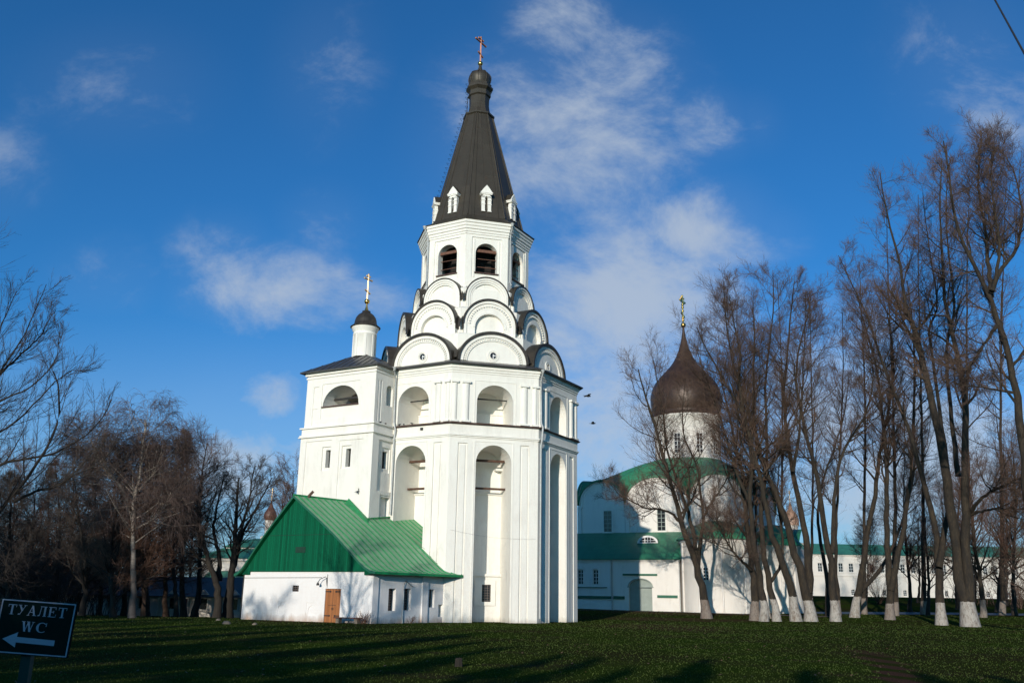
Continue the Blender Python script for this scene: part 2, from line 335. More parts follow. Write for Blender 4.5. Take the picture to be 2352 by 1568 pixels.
class MB:
    def __init__(s): s.v = []; s.f = []; s.m = []; s.sm = []
    def poly(s, pts, mi=0, sm=False):
        b = len(s.v); s.v.extend([tuple(map(float, p)) for p in pts]); s.f.append(tuple(range(b, b + len(pts)))); s.m.append(mi); s.sm.append(sm)
    def grid(s, rows, closed=False, mi=0, sm=True):
        b = len(s.v); n = len(rows[0])
        for r in rows: s.v.extend([tuple(map(float, p)) for p in r])
        for i in range(len(rows) - 1):
            for j in range(n if closed else n - 1):
                k = (j + 1) % n
                s.f.append((b + i * n + j, b + i * n + k, b + (i + 1) * n + k, b + (i + 1) * n + j)); s.m.append(mi); s.sm.append(sm)
    def box(s, fr, u0, u1, w0, w1, z0, z1, mi=0):
        P = [fr.p(u, w, z) for z in (z0, z1) for (u, w) in ((u0, w0), (u1, w0), (u1, w1), (u0, w1))]
        for q in ((0, 1, 2, 3), (4, 7, 6, 5), (0, 4, 5, 1), (1, 5, 6, 2), (2, 6, 7, 3), (3, 7, 4, 0)): s.poly([P[i] for i in q], mi)
    def prism(s, fr, out, w0, w1, mi=0, cap0=True, sm=False):
        a = [fr.p(u, w0, z) for u, z in out]; c = [fr.p(u, w1, z) for u, z in out]; n = len(out)
        if cap0: s.poly(a, mi)
        s.poly(c[::-1], mi)
        for i in range(n): j = (i + 1) % n; s.poly([a[i], a[j], c[j], c[i]], mi, sm)
    def rect(s, fr, u0, u1, z0, z1, w, mi=0):
        if u1 - u0 < 1e-4 or z1 - z0 < 1e-4: return
        s.poly([fr.p(u0, w, z0), fr.p(u1, w, z0), fr.p(u1, w, z1), fr.p(u0, w, z1)], mi)
    def wall(s, fr, u0, u1, z0, z1, w, ops, mi=0):
        ops = sorted(ops, key=lambda o: o[0]); cl = []
        for o in ops:
            if cl and o[0] < cl[-1][1] - 1e-6: cl[-1][1] = max(cl[-1][1], o[1]); cl[-1][2].append(o)
            else: cl.append([o[0], o[1], [o]])
        cur = u0
        for c0, c1, lst in cl:
            s.rect(fr, cur, c0, z0, z1, w, mi); cur = c1; zc = z0
            for o in sorted(lst, key=lambda o: o[2]):
                a0, a1, b0, sp, rise, dep = o[:6]; back = o[6] if len(o) > 6 else True; inner = o[7] if len(o) > 7 else None
                top = sp + rise
                s.rect(fr, c0, c1, zc, b0, w, mi); s.rect(fr, c0, a0, b0, top, w, mi); s.rect(fr, a1, c1, b0, top, w, mi)
                if rise > 0:
                    n = 16; cu = (a0 + a1) / 2; r = (a1 - a0) / 2
                    arc = [(cu - r * math.cos(math.pi * i / n), sp + rise * math.sin(math.pi * i / n)) for i in range(n + 1)]
                    for i in range(n):
                        (x0, y0), (x1, y1) = arc[i], arc[i + 1]
                        s.poly([fr.p(x0, w, y0), fr.p(x1, w, y1), fr.p(x1, w, top), fr.p(x0, w, top)], mi)
                else: arc = [(a0, sp), (a1, sp)]
                out = [(a0, b0)] + arc + [(a1, b0)]
                n = len(out)
                for i in range(n):
                    j = (i + 1) % n
                    s.poly([fr.p(out[i][0], w, out[i][1]), fr.p(out[j][0], w, out[j][1]), fr.p(out[j][0], w - dep, out[j][1]), fr.p(out[i][0], w - dep, out[i][1])], mi)
                if back:
                    if inner and rise == 0: s.wall(fr, a0, a1, b0, sp, w - dep, inner, mi)
                    else: s.poly([fr.p(x, w - dep, z) for x, z in out], mi)
                zc = top
            s.rect(fr, c0, c1, zc, z1, w, mi)
        s.rect(fr, cur, u1, z0, z1, w, mi)
    def ring(s, fr, cu, cz, rx0, rz0, rx1, rz1, w0, w1, a0=0, a1=math.pi, n=24, mi=0):   # arched band, inner r0 outer r1, from w0 (back) to w1 (front)
        A = [a0 + (a1 - a0) * i / n for i in range(n + 1)]
        rows = []
        for (rx, rz, w) in ((rx0, rz0, w0), (rx0, rz0, w1), (rx1, rz1, w1), (rx1, rz1, w0)):
            rows.append([fr.p(cu - rx * math.cos(a), w, cz + rz * math.sin(a)) for a in A])
        s.grid(rows, False, mi, False)
        for k in (0, n): s.poly([r[k] for r in rows], mi)
    def tube(s, pts, rad, n=8, mi=0, cap=True):
        pts = [np.array(p, float) for p in pts]; rows = []
        if isinstance(rad, (int, float)): rad = [rad] * len(pts)
        for i, p in enumerate(pts):
            d = pts[min(i + 1, len(pts) - 1)] - pts[max(i - 1, 0)]; d = d / (np.linalg.norm(d) + 1e-9)
            a = np.cross(d, (0, 0, 1) if abs(d[2]) < .9 else (1, 0, 0)); a /= np.linalg.norm(a); c = np.cross(d, a)
            rows.append([p + rad[i] * (a * math.cos(2 * math.pi * k / n) + c * math.sin(2 * math.pi * k / n)) for k in range(n)])
        s.grid(rows, True, mi, True)
        if cap: s.poly(rows[0][::-1], mi); s.poly(rows[-1], mi)
    def lathe(s, c, prof, n=24, rot=0, mi=0, sm=True, a0=0, a1=2 * math.pi, cap=False):
        full = abs(a1 - a0 - 2 * math.pi) < 1e-6; m = n if full else n + 1
        rows = [[(c[0] + r * math.cos(rot + a0 + (a1 - a0) * k / n), c[1] + r * math.sin(rot + a0 + (a1 - a0) * k / n), z) for k in range(m)] for r, z in prof]
        s.grid(rows, full, mi, sm)
        if cap: s.poly(rows[-1], mi); s.poly(rows[0][::-1], mi)
    def sphere(s, c, r, n=14, mi=0, sz=1.0):
        s.lathe(c, [(max(1e-3, r * math.sin(math.pi * i / n)), c[2] - r * sz * math.cos(math.pi * i / n)) for i in range(n + 1)], n + 4, 0, mi)
    def bar(s, p0, p1, th, up=(0, 0, 1), mi=0, tw=None):
        p0 = np.array(p0, float); p1 = np.array(p1, float); d = p1 - p0; d /= np.linalg.norm(d)
        a = np.cross(d, up); na = np.linalg.norm(a)
        if na < 1e-3: a = np.cross(d, (1, 0, 0)); na = np.linalg.norm(a)
        a /= na; c = np.cross(a, d); tw = tw or th
        P = [p + a * th / 2 * i + c * tw / 2 * j for p in (p0, p1) for (i, j) in ((-1, -1), (1, -1), (1, 1), (-1, 1))]
        for q in ((0, 3, 2, 1), (4, 5, 6, 7), (0, 1, 5, 4), (1, 2, 6, 5), (2, 3, 7, 6), (3, 0, 4, 7)): s.poly([P[i] for i in q], mi)
    def build(s, name, mats, parent=None, loc=None):
        if not isinstance(mats, (list, tuple)): mats = [mats]
        off = ROOTLOC[parent.name] if parent is not None else (np.array(loc, float) if loc is not None else np.zeros(3))
        V = np.array(s.v, float) - off
        me = bpy.data.meshes.new(name); me.from_pydata(V.tolist(), [], s.f)
        for m in mats: me.materials.append(M[m] if isinstance(m, str) else m)
        me.polygons.foreach_set('material_index', s.m); me.polygons.foreach_set('use_smooth', s.sm)
        me.update()
        uvl = me.uv_layers.new(name='UVMap')
        nf = len(me.polygons); nr = np.zeros(nf * 3); me.polygons.foreach_get('normal', nr); nr = nr.reshape(-1, 3)
        lt = np.zeros(nf, int); me.polygons.foreach_get('loop_total', lt)
        lv = np.zeros(len(me.loops), int); me.loops.foreach_get('vertex_index', lv)
        ln = np.repeat(nr, lt, axis=0); P = V[lv] + off
        flip = np.where(ln[:, 1:2] > .2, -1.0, 1.0); ln = ln * flip
        tg = np.stack([-ln[:, 1], ln[:, 0], np.zeros(len(ln))], 1); nn = np.linalg.norm(tg, axis=1)
        flat = nn < .15; tg[flat] = (1, 0, 0); nn[flat] = 1; tg /= nn[:, None]
        bt = np.cross(ln, tg)
        uvl.data.foreach_set('uv', np.stack([(P * tg).sum(1), (P * bt).sum(1)], 1).ravel())
        o = bpy.data.objects.new(name, me); COL.objects.link(o)
        if parent is not None: o.parent = parent; ROOTLOC[o.name] = off
        else: o.location = tuple(off); ROOTLOC[o.name] = off
        return o

def sstep(a, b, x):
    t = np.clip((x - a) / (b - a), 0, 1); return t * t * (3 - 2 * t)
def gz(x, y):
    x = np.asarray(x, float); y = np.asarray(y, float)
    right = sstep(-4, 8, x)
    z = right * (.5 * sstep(72, 97, y) + np.clip(y - 97, 0, 60) * .036)
    z = z + (1 - sstep(-19, -15, x)) * (-.35) * sstep(62, 76, y) + (1 - right) * 0.0
    z = z + .05 * np.sin(x * .35 + 1) * np.sin(y * .27) * sstep(8, 16, y) * (1 - sstep(50, 58, y))
    return z
def onground(u, v):
    d = ray(u, v); z = 0.0
    for _ in range(30):
        k = (z - EYE) / d[2] if d[2] < -1e-4 else 200
        k = min(max(k, 1), 400); p = EYEP + d * k; z = .5 * z + .5 * float(gz(p[0], p[1]))
    p[2] = float(gz(p[0], p[1])); return p

# ================================================================== BELL TOWER
CX, CY, ROT = -3.0965, 69.108, -0.90755
TC = (CX, CY, 0)
PI = math.pi
def ang(i): return ROT + PI / 8 + i * PI / 4          # face normals; i = 0 right front, -1 front, -2 left front
def tf(i): return Frang(TC, ang(i))
AB, BC, LAF = tf(-1), tf(0), tf(-2)
RW = 8.149; AP = RW * math.cos(PI / 8); HS = RW * math.sin(PI / 8)
FACES = [-3, -2, -1, 0, 1, 2, 3, 4]
tower = thing('bell_tower', 'tall white octagonal bell tower with tiers of arched gables and a dark tented spire', 'bell tower', TC)
T = tower

# lower storey, faces with deep arched niches
mb = MB(); up = MB(); cols = MB(); frames = MB()
for i in FACES:
    fr = tf(i)
    inner = []
    ops = [(-2.53, -1.88, -.3, 11.6, 0, .09), (1.84, 2.50, -.3, 11.65, 0, .09)]
    ops.append((-1.27, 1.23, -.3, 10.3, 1.25, 2.85))
    mb.wall(fr, -HS, HS, -.3, 12.0, AP, ops)
    for u in (-2.22, 2.18): mb.box(fr, u - .2, u + .2, AP - .12, AP - .035, -.3, 11.48)
    for (u0, u1) in ((-1.42, -1.36), (1.31, 1.37)): mb.box(fr, u0, u1, AP - .02, AP + .03, 0, 11.74)
    mb.box(fr, -1.42, 1.37, AP - .02, AP + .03, 11.74, 11.8)
    # inside the niche: the back wall steps forward in stages
    mb.box(fr, -1.26, 1.22, AP - 2.84, AP - 2.45, -.3, 8.45); mb.box(fr, -1.26, 1.22, AP - 2.84, AP - 2.33, 8.45, 8.6)
    mb.box(fr, -1.26, 1.22, AP - 2.84, AP - 2.25, -.3, 2.95); mb.box(fr, -1.26, 1.22, AP - 2.84, AP - 2.12, 2.95, 3.12)
    mb.box(fr, .75, 1.22, AP - 2.84, AP - 2.3, 10.15, 10.3)
    # upper storey
    up.wall(fr, -HS, HS, 12.95, 16.85, AP, [(-1.30, 1.30, 13.0, 14.5, 1.22, 2.8)])
    up.box(fr, -1.29, 1.29, AP - 2.79, AP - 2.55, 12.95, 14.1); up.box(fr, -1.29, 1.29, AP - 2.79, AP - 2.49, 14.1, 14.18)
    for (u0, u1) in ((-1.50, -1.43), (1.43, 1.50)): up.box(fr, u0, u1, AP - .02, AP + .03, 13.0, 15.95)
    up.box(fr, -1.50, 1.50, AP - .02, AP + .03, 15.95, 16.02)
    for u in (-2.08, 2.08, -2.86, 2.86):
        r = .235 if abs(u) < 2.5 else .17
        rows = []; cols = MB()
        for z in (13.02, 15.75): rows.append([fr.p(u - r * math.cos(a), AP + (r * .75) * math.sin(a) - .02, z) for a in [PI * k / 10 for k in range(11)]])
        cols.grid(rows)
        cols.box(fr, u - r - .05, u + r + .05, AP - .02, AP + r * .75 + .06, 15.72, 15.86); cols.box(fr, u - r - .05, u + r + .05, AP - .02, AP + r * .75 + .05, 13.0, 13.12); cols.build('half_column', 'plaster', T)
mb.lathe(TC, [(8.149, 11.99), (8.22, 11.99), (8.22, 12.06), (8.30, 12.09), (8.30, 12.17), (8.19, 12.21), (8.19, 12.86), (8.10, 12.90)], 8, ROT, sm=False)
mb.build('lower_wall', 'plaster', T)
up.lathe(TC, [(8.149, 16.45), (8.20, 16.46), (8.20, 16.58), (8.27, 16.60), (8.27, 16.72), (8.35, 16.76), (8.35, 16.97)], 8, ROT, sm=False)
up.build('upper_wall', 'plaster', T)

b = MB(); b.lathe(TC, [(8.10, 12.88), (8.40, 12.88), (8.42, 12.92), (8.12, 13.03)], 8, ROT, sm=False); b.build('ledge_roof', 'rust_ledge', T)
b = MB(); b.lathe(TC, [(8.30, 16.985), (8.62, 16.985), (8.66, 17.02), (8.62, 17.09), (7.0, 17.62), (7.0, 17.3)], 8, ROT, sm=False); b.build('eave_roof', 'grey_roof', T)

# beams across the niches of the faces one can see into
for i in (-2, -1, 0):
    fr = tf(i)
    for z, mt, th in ((10.62, 'wood_beam', .15), (8.72, 'wood_beam', .13)):
        if i == 0: continue
        b = MB(); b.box(fr, -1.27, 1.23, AP - 1.75, AP - 1.5, z, z + th); b.build('wooden_beam', mt, T)
    b = MB(); b.box(fr, -1.3, 1.3, AP - 1.4, AP - 1.3, 14.93, 15.01); b.build('tie_rod', 'iron', T)
b = MB(); b.box(LAF, .75, .95, AP + .04, AP + .125, 12.55, 12.72); b.build('putlog_hole', 'iron', T)
# grille window low in the front niche
win = MB(); win.box(AB, -.10, .52, AP - 2.27, AP - 2.235, 1.30, 2.42); w_ = win.build('window', 'glass', T)
g = MB()
for k in range(4): g.box(AB, -.10 + k * .19, -.075 + k * .19, AP - 2.23, AP - 2.205, 1.30, 2.42)
for k in range(7): g.box(AB, -.10, .52, AP - 2.205, AP - 2.19, 1.36 + k * .165, 1.38 + k * .165)
g.build('grille', 'grille', w_)
g = MB(); g.wall(AB, -.62, .85, 1.05, 2.7, AP - 2.17, [(-.10, .52, 1.3, 2.42, 0, .1, False)]); g.build('window_surround', 'plaster', w_)

# three tiers of kokoshniks
def kokoshnik(fr, tier):
    if tier == 1: w, zs, rx, rz, rox, roz, wb, stilt = 6.75, 17.56, 2.42, 2.02, 2.60, 2.24, 4.6, 0
    elif tier == 2: w, zs, rx, rz, rox, roz, wb, stilt = 5.52, 20.62, 1.93, 1.86, 2.04, 2.02, 4.0, 1.3
    else: w, zs, rx, rz, rox, roz, wb, stilt = 4.54, 23.08, 1.60, 1.50, 1.68, 1.61, 3.6, .9
    A = [PI * k / 28 for k in range(29)]
    arc = [(-rx * math.cos(a), zs + rz * math.sin(a)) for a in A]
    b = MB()
    base = zs - stilt
    if tier == 1:      # flat tympanum set back inside a toothed arch
        b.prism(fr, [(-rx, base - .15)] + arc + [(rx, base - .15)], w - .12, wb)
        b.ring(fr, 0, zs, rx * .90, rz * .90, rx, rz, w - .15, w)
        b.ring(fr, 0, zs, rx * .78, rz * .77, rx * .81, rz * .80, w - .15, w - .04)
        for k in range(34):
            a = PI * (k + .5) / 34; p0 = (-rx * .82 * math.cos(a), zs + rz * .81 * math.sin(a)); p1 = (-rx * .885 * math.cos(a), zs + rz * .88 * math.sin(a))
            b.bar(fr.p(p0[0], w - .07, p0[1]), fr.p(p1[0], w - .07, p1[1]), .09, up=tuple(fr.n))
        hz = zs + .50
        b.ring(fr, 0, hz, .33, .33, .43, .43, w - .14, w - .07, 0, 2 * PI, 24)
        b.ring(fr, 0, hz, .23, .23, .27, .27, w - .14, w - .05, 0, 2 * PI, 24)
    elif tier == 2:
        R = 1.10; zc = zs - .18
        n = 18
        # face with a deep round-headed recess
        op = [(-R * math.cos(PI * k / n), zc + 1.06 * math.sin(PI * k / n)) for k in range(n + 1)]
        oo = [(-rx * math.cos(PI * k / n), zs + rz * math.sin(PI * k / n)) for k in range(n + 1)]
        for k in range(n): b.poly([fr.p(*(op[k][0], w - .10, op[k][1])), fr.p(op[k + 1][0], w - .10, op[k + 1][1]), fr.p(oo[k + 1][0], w - .10, oo[k + 1][1]), fr.p(oo[k][0], w - .10, oo[k][1])])
        b.poly([fr.p(-rx, w - .10, base), fr.p(-R, w - .10, base), fr.p(-R, w - .10, zc), fr.p(-rx, w - .10, zs)])
        b.poly([fr.p(rx, w - .10, base), fr.p(R, w - .10, base), fr.p(R, w - .10, zc), fr.p(rx, w - .10, zs)])
        full = [(-R, base)] + op + [(R, base)]
        for k in range(len(full) - 1):
            b.poly([fr.p(full[k][0], w - .10, full[k][1]), fr.p(full[k + 1][0], w - .10, full[k + 1][1]), fr.p(full[k + 1][0], w - .72, full[k + 1][1]), fr.p(full[k][0], w - .72, full[k][1])])
        b.poly([fr.p(x, w - .72, z) for x, z in full])
        b.prism(fr, [(-rx, base)] + arc + [(rx, base)], w - .73, wb)
        for sx_ in (-1, 1): b.poly([fr.p(sx_ * rx, w - .1, base), fr.p(sx_ * rx, w - .1, zs), fr.p(sx_ * rx, w - .75, zs), fr.p(sx_ * rx, w - .75, base)])
        b.ring(fr, 0, zs, rx * .90, rz * .90, rx, rz, w - .8, w)
        b.ring(fr, 0, zc, R * 1.0, 1.06, R * 1.14, 1.22, w - .2, w - .05)
        for k in range(24):
            a = PI * (k + .5) / 24; b.bar(fr.p(-rx * .76 * math.cos(a), w - .06, zs + rz * .76 * math.sin(a)), fr.p(-rx * .83 * math.cos(a), w - .06, zs + rz * .83 * math.sin(a)), .11, up=tuple(fr.n))
        for (a0, a1) in ((-rx, -rx * .9), (rx * .9, rx)): b.box(fr, a0, a1, w - .2, w, base, zs)
    else:
        b.prism(fr, [(-rx, base)] + arc + [(rx, base)], w - .26, wb)
        for f0, f1, ww in ((.91, 1.0, w), (.81, .91, w - .07), (.72, .81, w - .14)):
            b.ring(fr, 0, zs, rx * f0, rz * f0, rx * f1, rz * f1, w - .27, ww)
            for s_ in (-1, 1): b.box(fr, min(s_ * rx * f0, s_ * rx * f1), max(s_ * rx * f0, s_ * rx * f1), w - .27, ww, base, zs)
    k = b.build('kokoshnik', 'plaster', T)
    r = MB()
    ext = .10 if tier < 3 else .04
    r.ring(fr, 0, zs, rx + .01, rz + .01, rox, roz, wb - .1, w + ext, 0, PI, 28)
    for s_ in (-1, 1):
        if tier > 1: r.bar(fr.p(s_ * (rx + .06), w - .5, zs + .02), fr.p(s_ * (rx + .06), w - .5, zs - .35), .08, up=tuple(fr.n), tw=1.0)
    r.build('barrel_roof', 'dark_roof', k)
    if tier == 1:
        h = MB(); n = 16; h.poly([fr.p(.235 * math.cos(2 * PI * j / n), w - .105, hz + .235 * math.sin(2 * PI * j / n)) for j in range(n)])
        rw = h.build('round_window', 'glass', k)
        g = MB(); g.box(fr, -.03, .03, w - .10, w - .07, hz - .2, hz + .1); g.box(fr, .03, .2, w - .10, w - .07, hz - .03, hz + .04); g.build('bar', 'white_frame', rw)
for i in FACES:
    for tr in (1, 2, 3): kokoshnik(tf(i), tr)
b = MB(); b.lathe(TC, [(6.35, 17.3), (6.35, 19.75), (5.8, 19.95)], 8, ROT, sm=False); b.lathe(TC, [(5.55, 19.0), (5.55, 21.9), (4.9, 22.2)], 8, ROT, sm=False)
b.lathe(TC, [(4.72, 22.0), (4.72, 23.7), (4.3, 23.95)], 8, ROT, sm=False)
b.build('tier_drum', 'plaster', T)
# sheet-metal valleys between the barrel roofs, falling outwards at each corner
for i in FACES:
    a = ROT + i * PI / 4
    for (r0, r1, z0, z1, hw) in ((5.9, 7.20, 18.9, 17.72, .45), (4.9, 5.92, 21.6, 20.72, .3), (4.3, 4.85, 23.7, 23.1, .2)):
        b = MB(); e = np.array([math.cos(a), math.sin(a)]); q = np.array([-e[1], e[0]]); c = np.array([CX, CY])
        def P3(r, s, z): p = c + e * r + q * s; return (p[0], p[1], z)
        b.grid([[P3(r0, -hw, z0 + .35), P3(r0, 0, z0), P3(r0, hw, z0 + .35)], [P3((r0 + r1) / 2, -hw * .6, (z0 + z1) / 2 + .25), P3((r0 + r1) / 2, 0, (z0 + z1) / 2 + .05), P3((r0 + r1) / 2, hw * .6, (z0 + z1) / 2 + .25)], [P3(r1, -.10, z1 + .03), P3(r1 + .08, 0, z1), P3(r1, .10, z1 + .03)]], False, 0, False)
        if r1 < 7: b.bar(P3(r1, 0, z1 + .02), P3(r1 + .14, 0, z1 - .38), .16, up=(e[0], e[1], 0), tw=.10)
        b.build('valley_sheet', 'dark_roof', T)

# bell chamber
M['rail'] = simple('rail_wood', (.13, .058, .035), .8, .3, 6)
RB_ = 4.34; APB = RB_ * math.cos(PI / 8); HSB = RB_ * math.sin(PI / 8)
b = MB()
for i in FACES:
    fr = tf(i)
    b.wall(fr, -HSB, HSB, 23.0, 28.35, APB, [(-1.17, 1.17, 24.75, 28.0, 0, .07, True, [(-.86, .86, 25.17, 26.75, .84, .62, False)])])
    b.box(fr, -1.02, -.94, APB - .08, APB - .03, 24.8, 27.85); b.box(fr, .94, 1.02, APB - .08, APB - .03, 24.8, 27.85)
b.lathe(TC, [(4.34, 28.2), (4.40, 28.22), (4.40, 28.36), (4.46, 28.40), (4.46, 28.56), (4.55, 28.62), (4.55, 28.78), (4.63, 28.86), (4.63, 29.02), (4.72, 29.08), (4.72, 29.26), (4.3, 29.28)], 8, ROT, sm=False)
bc = b.build('bell_chamber', 'plaster', T)
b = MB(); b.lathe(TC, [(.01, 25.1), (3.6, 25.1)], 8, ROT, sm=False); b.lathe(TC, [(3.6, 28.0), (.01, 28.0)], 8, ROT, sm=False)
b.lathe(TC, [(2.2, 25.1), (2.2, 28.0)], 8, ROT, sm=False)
b.build('chamber_dark_fill', 'dark_fill', bc)  # near-black core added inside so the openings read as deep shade
for i in FACES:
    fr = tf(i); b = MB()
    b.box(fr, -.86, .86, APB - .42, APB - .28, 26.92, 27.14)
    b.box(fr, -.86, .86, APB - .50, APB - .47, 26.42, 26.46); b.box(fr, -.86, .86, APB - .50, APB - .47, 25.76, 25.80)
    b.build('opening_rails', 'rail', bc)
    b = MB(); b.box(fr, -.95, .95, APB - .3, APB + .06, 25.10, 25.18); b.build('sill', 'rust_ledge', bc)
    if i == -4: pass

# spire
b = MB()
b.lathe(TC, [(4.72, 29.27), (4.80, 29.28), (4.82, 29.33), (4.25, 29.62), (3.86, 29.98), (1.22, 40.25)], 8, ROT, sm=False)
def spire_r(z): return 3.86 + (1.22 - 3.86) * (z - 29.98) / (40.25 - 29.98)
for i in FACES:
    a = ROT + i * PI / 4
    b.tube([(CX + spire_r(z) * math.cos(a), CY + spire_r(z) * math.sin(a), z) for z in (29.98, 40.25)], .06, 5)
    fr = tf(i)
    for f_ in (-.33, .33):
        b.tube([fr.p(f_ * spire_r(z) * .7654, spire_r(z) * .9239 + .01, z) for z in (29.98, 40.25)], .028, 4)
sp = b.build('spire', 'spire', T)
b = MB(); b.lathe(TC, [(1.22, 40.2), (1.34, 40.3), (1.34, 40.44), (1.02, 40.62), (.90, 41.0), (.84, 41.4), (.86, 42.2), (.98, 42.3), (.98, 42.45), (.9, 42.5), (.94, 42.72), (1.16, 42.95), (1.16, 43.12), (1.04, 43.18), (1.0, 43.35), (1.02, 43.42), (.86, 43.55)], 8, ROT, sm=False); b.build('spire_neck', 'spire', T)
b = MB(); b.lathe(TC, [(.84, 43.5), (.92, 43.75), (.96, 44.02), (.93, 44.25), (.80, 44.48), (.58, 44.66), (.36, 44.78), (.22, 44.92), (.15, 45.15), (.11, 45.42)], 24, ROT)
for k in range(8):
    a = ROT + k * PI / 4
    b.tube([(CX + r * math.cos(a), CY + r * math.sin(a), z) for r, z in ((.86, 43.5), (.94, 43.75), (.98, 44.02), (.95, 44.25), (.82, 44.49), (.6, 44.67), (.37, 44.79))], .03, 4)
b.build('cupola', 'spire', T)
b = MB(); b.sphere((CX, CY, 45.59), .22); b.build('ball', 'gold', T)
CRD = np.array([math.cos(math.radians(58)), math.sin(math.radians(58)), 0])
def cross(c, h, mat, parent, ornate=0, wdt=.62):
    """eight-pointed cross, foot at c, height h"""
    b = MB(); c = np.array(c, float); Z = np.array([0, 0, 1.]); th = h * .045
    b.bar(c, c + Z * h, th)
    for f_, l in ((.80, wdt), (.92, wdt * .42)): b.bar(c + Z * h * f_ - CRD * h * l / 2, c + Z * h * f_ + CRD * h * l / 2, th)
    b.bar(c + Z * h * (.30 + .05) - CRD * h * .15, c + Z * h * (.30 - .05) + CRD * h * .15, th)
    for p in (c + Z * h, c + Z * h * .80 - CRD * h * wdt / 2, c + Z * h * .80 + CRD * h * wdt / 2, c + Z * h * .92 + CRD * h * wdt * .21, c + Z * h * .92 - CRD * h * wdt * .21): b.sphere(p, th * .85, 6)
    if ornate:
        for k in range(8):
            a = PI / 8 + k * PI / 4; b.bar(c + Z * h * .80, c + Z * h * .80 + (CRD * math.cos(a) + Z * math.sin(a)) * h * .16, th * .6)
        for f_ in (.1, .2, .45, .58, .68): b.sphere(c + Z * h * f_, th * 1.1, 6)
    return b.build('cross', mat, parent)
cross((CX, CY, 45.75), 2.4, 'copper_cross', T)
# dormers
for i in FACES:
    fr = tf(i); b = MB(); w1 = 3.52
    pil = [(-.38, -.12), (.12, .38)]
    for a0, a1 in pil: b.box(fr, a0, a1, w1 - .28, w1, 30.42, 31.72)
    b.box(fr, -.38, .38, w1 - 1.0, w1 - .5, 30.42, 31.9)
    b.ring(fr, 0, 31.58, .12, .14, .38, .34, w1 - .28, w1, 0, PI, 10)
    for z in (30.42, 31.0, 31.36): b.box(fr, -.40, -.10, w1 - .3, w1 + .035, z, z + .07); b.box(fr, .10, .40, w1 - .3, w1 + .035, z, z + .07)
    b.box(fr, -.44, .44, w1 - 1.0, w1 + .05, 31.86, 31.96); b.box(fr, -.48, .48, w1 - 1.0, w1 + .08, 31.96, 32.05)
    b.prism(fr, [(-.46, 32.05), (.46, 32.05), (.22, 32.40), (0, 32.66), (-.22, 32.40)], w1 + .03, w1 - 1.2)
    d = b.build('dormer', 'white_frame' if 0 else 'plaster', sp)
    b = MB(); b.prism(fr, [(-.52, 32.05), (0, 32.74), (.52, 32.05), (.46, 32.04), (0, 32.66), (-.46, 32.04)], w1 - .04, w1 - 1.5); b.box(fr, -.36, .36, w1 - 1.4, w1 - .4, 30.42, 31.9); b.build('dormer_roof', 'spire', sp)
# ladder with hoops up the left edge of the spire
b = MB(); a = ROT - 2.55 * PI / 4
def lp(r, s, z): return (CX + r * math.cos(a) - s * math.sin(a), CY + r * math.sin(a) + s * math.cos(a), z)
for s_ in (-.16, .16): b.tube([lp(spire_r(z) * .924 + .10, s_, z) for z in (32, 36, 40)] + [lp(1.02, s_, 41), lp(1.0, s_, 42.3)], .014, 4)
z = 32.0
while z < 43.2:
    r = (spire_r(z) * .924 + .10) if z < 40 else 1.02
    b.tube([lp(r, -.2, z), lp(r, .2, z)], .016, 4); z += .42
    if int(z * 2.38) % 1 == 0: b.tube([lp(r, -.2, z), lp(r + .2, 0, z + .1), lp(r, .2, z)], .014, 4)
b.build('ladder', 'iron', sp)
# downpipes
def pipe(pts, r=.07, name='downpipe', parent=T, m='pipe'):
    b = MB(); b.tube(pts, r, 8)
    top = np.array(pts[0], float); b.lathe(top, [(.06, top[2] - .1), (.15, top[2] + .12), (.16, top[2] + .16)], 10)
    for k in range(1, len(pts) - 1): b.sphere(pts[k], r * 1.15, 6)
    return b.build(name, m, parent)
def oc(k, r, z): a = ROT + k * PI / 4; return (CX + r * math.cos(a), CY + r * math.sin(a), z)
pipe([oc(0, 8.62, 16.85), oc(.02, 8.30, 16.3), oc(.02, 8.30, 13.3), oc(.02, 8.50, 12.95), oc(.02, 8.40, 12.0), oc(.02, 8.30, 11.7), oc(.02, 8.30, .3)])
pipe([oc(0, 4.86, 29.1), oc(.04, 4.5, 28.4), oc(.04, 4.48, 24.6), oc(.04, 4.7, 24.3)], .06)
pipe([oc(-2, 4.86, 29.1), oc(-2.0, 4.5, 28.4), oc(-2.0, 4.48, 24.6), oc(-2, 4.7, 24.3)], .06)

# ---- square wing with the little cupola
c = np.array(TC, float); tl, nl = LAF.t, LAF.n
WW = 9.72; UL, UR = -7.86, -1.67; WB = 3.4
b = MB()
b.wall(LAF, UL, UR, 12.95, 16.85, WW, [(-7.2, -6.75, 13.1, 15.9, 0, .05), (-6.42, -3.06, 13.5, 16.03, 0, .05, True, [(-6.34, -3.12, 14.40, 14.42, 1.40, 2.3, False)])])
wr = Fr(LAF.p(UR, 0, 0), -nl, tl)       # right side of the wing: u' = -w
b.wall(wr, -WW, -7.2, 12.95, 16.85, 0, [(-9.42, -9.30, 13.1, 16.0, 0, .06), (-9.16, -8.98, 13.1, 16.0, 0, .06), (-8.46, -7.72, 14.35, 15.5, .3, .45)])
wlft = Fr(LAF.p(UL, 0, 0), nl, -tl)
b.wall(wlft, WB, WW, 12.95, 16.85, 0, [(5.0, 8.0, 14.4, 14.42, 1.4, .7, False)])
b.wall(Fr(LAF.p(0, WB, 0), -tl, -nl), -UR, -UL, 12.95, 16.85, 0, [(3.2, 6.3, 14.4, 14.42, 1.4, .7, False)])
b.rect(LAF, UL, UR, 12.9, 12.9, WW)
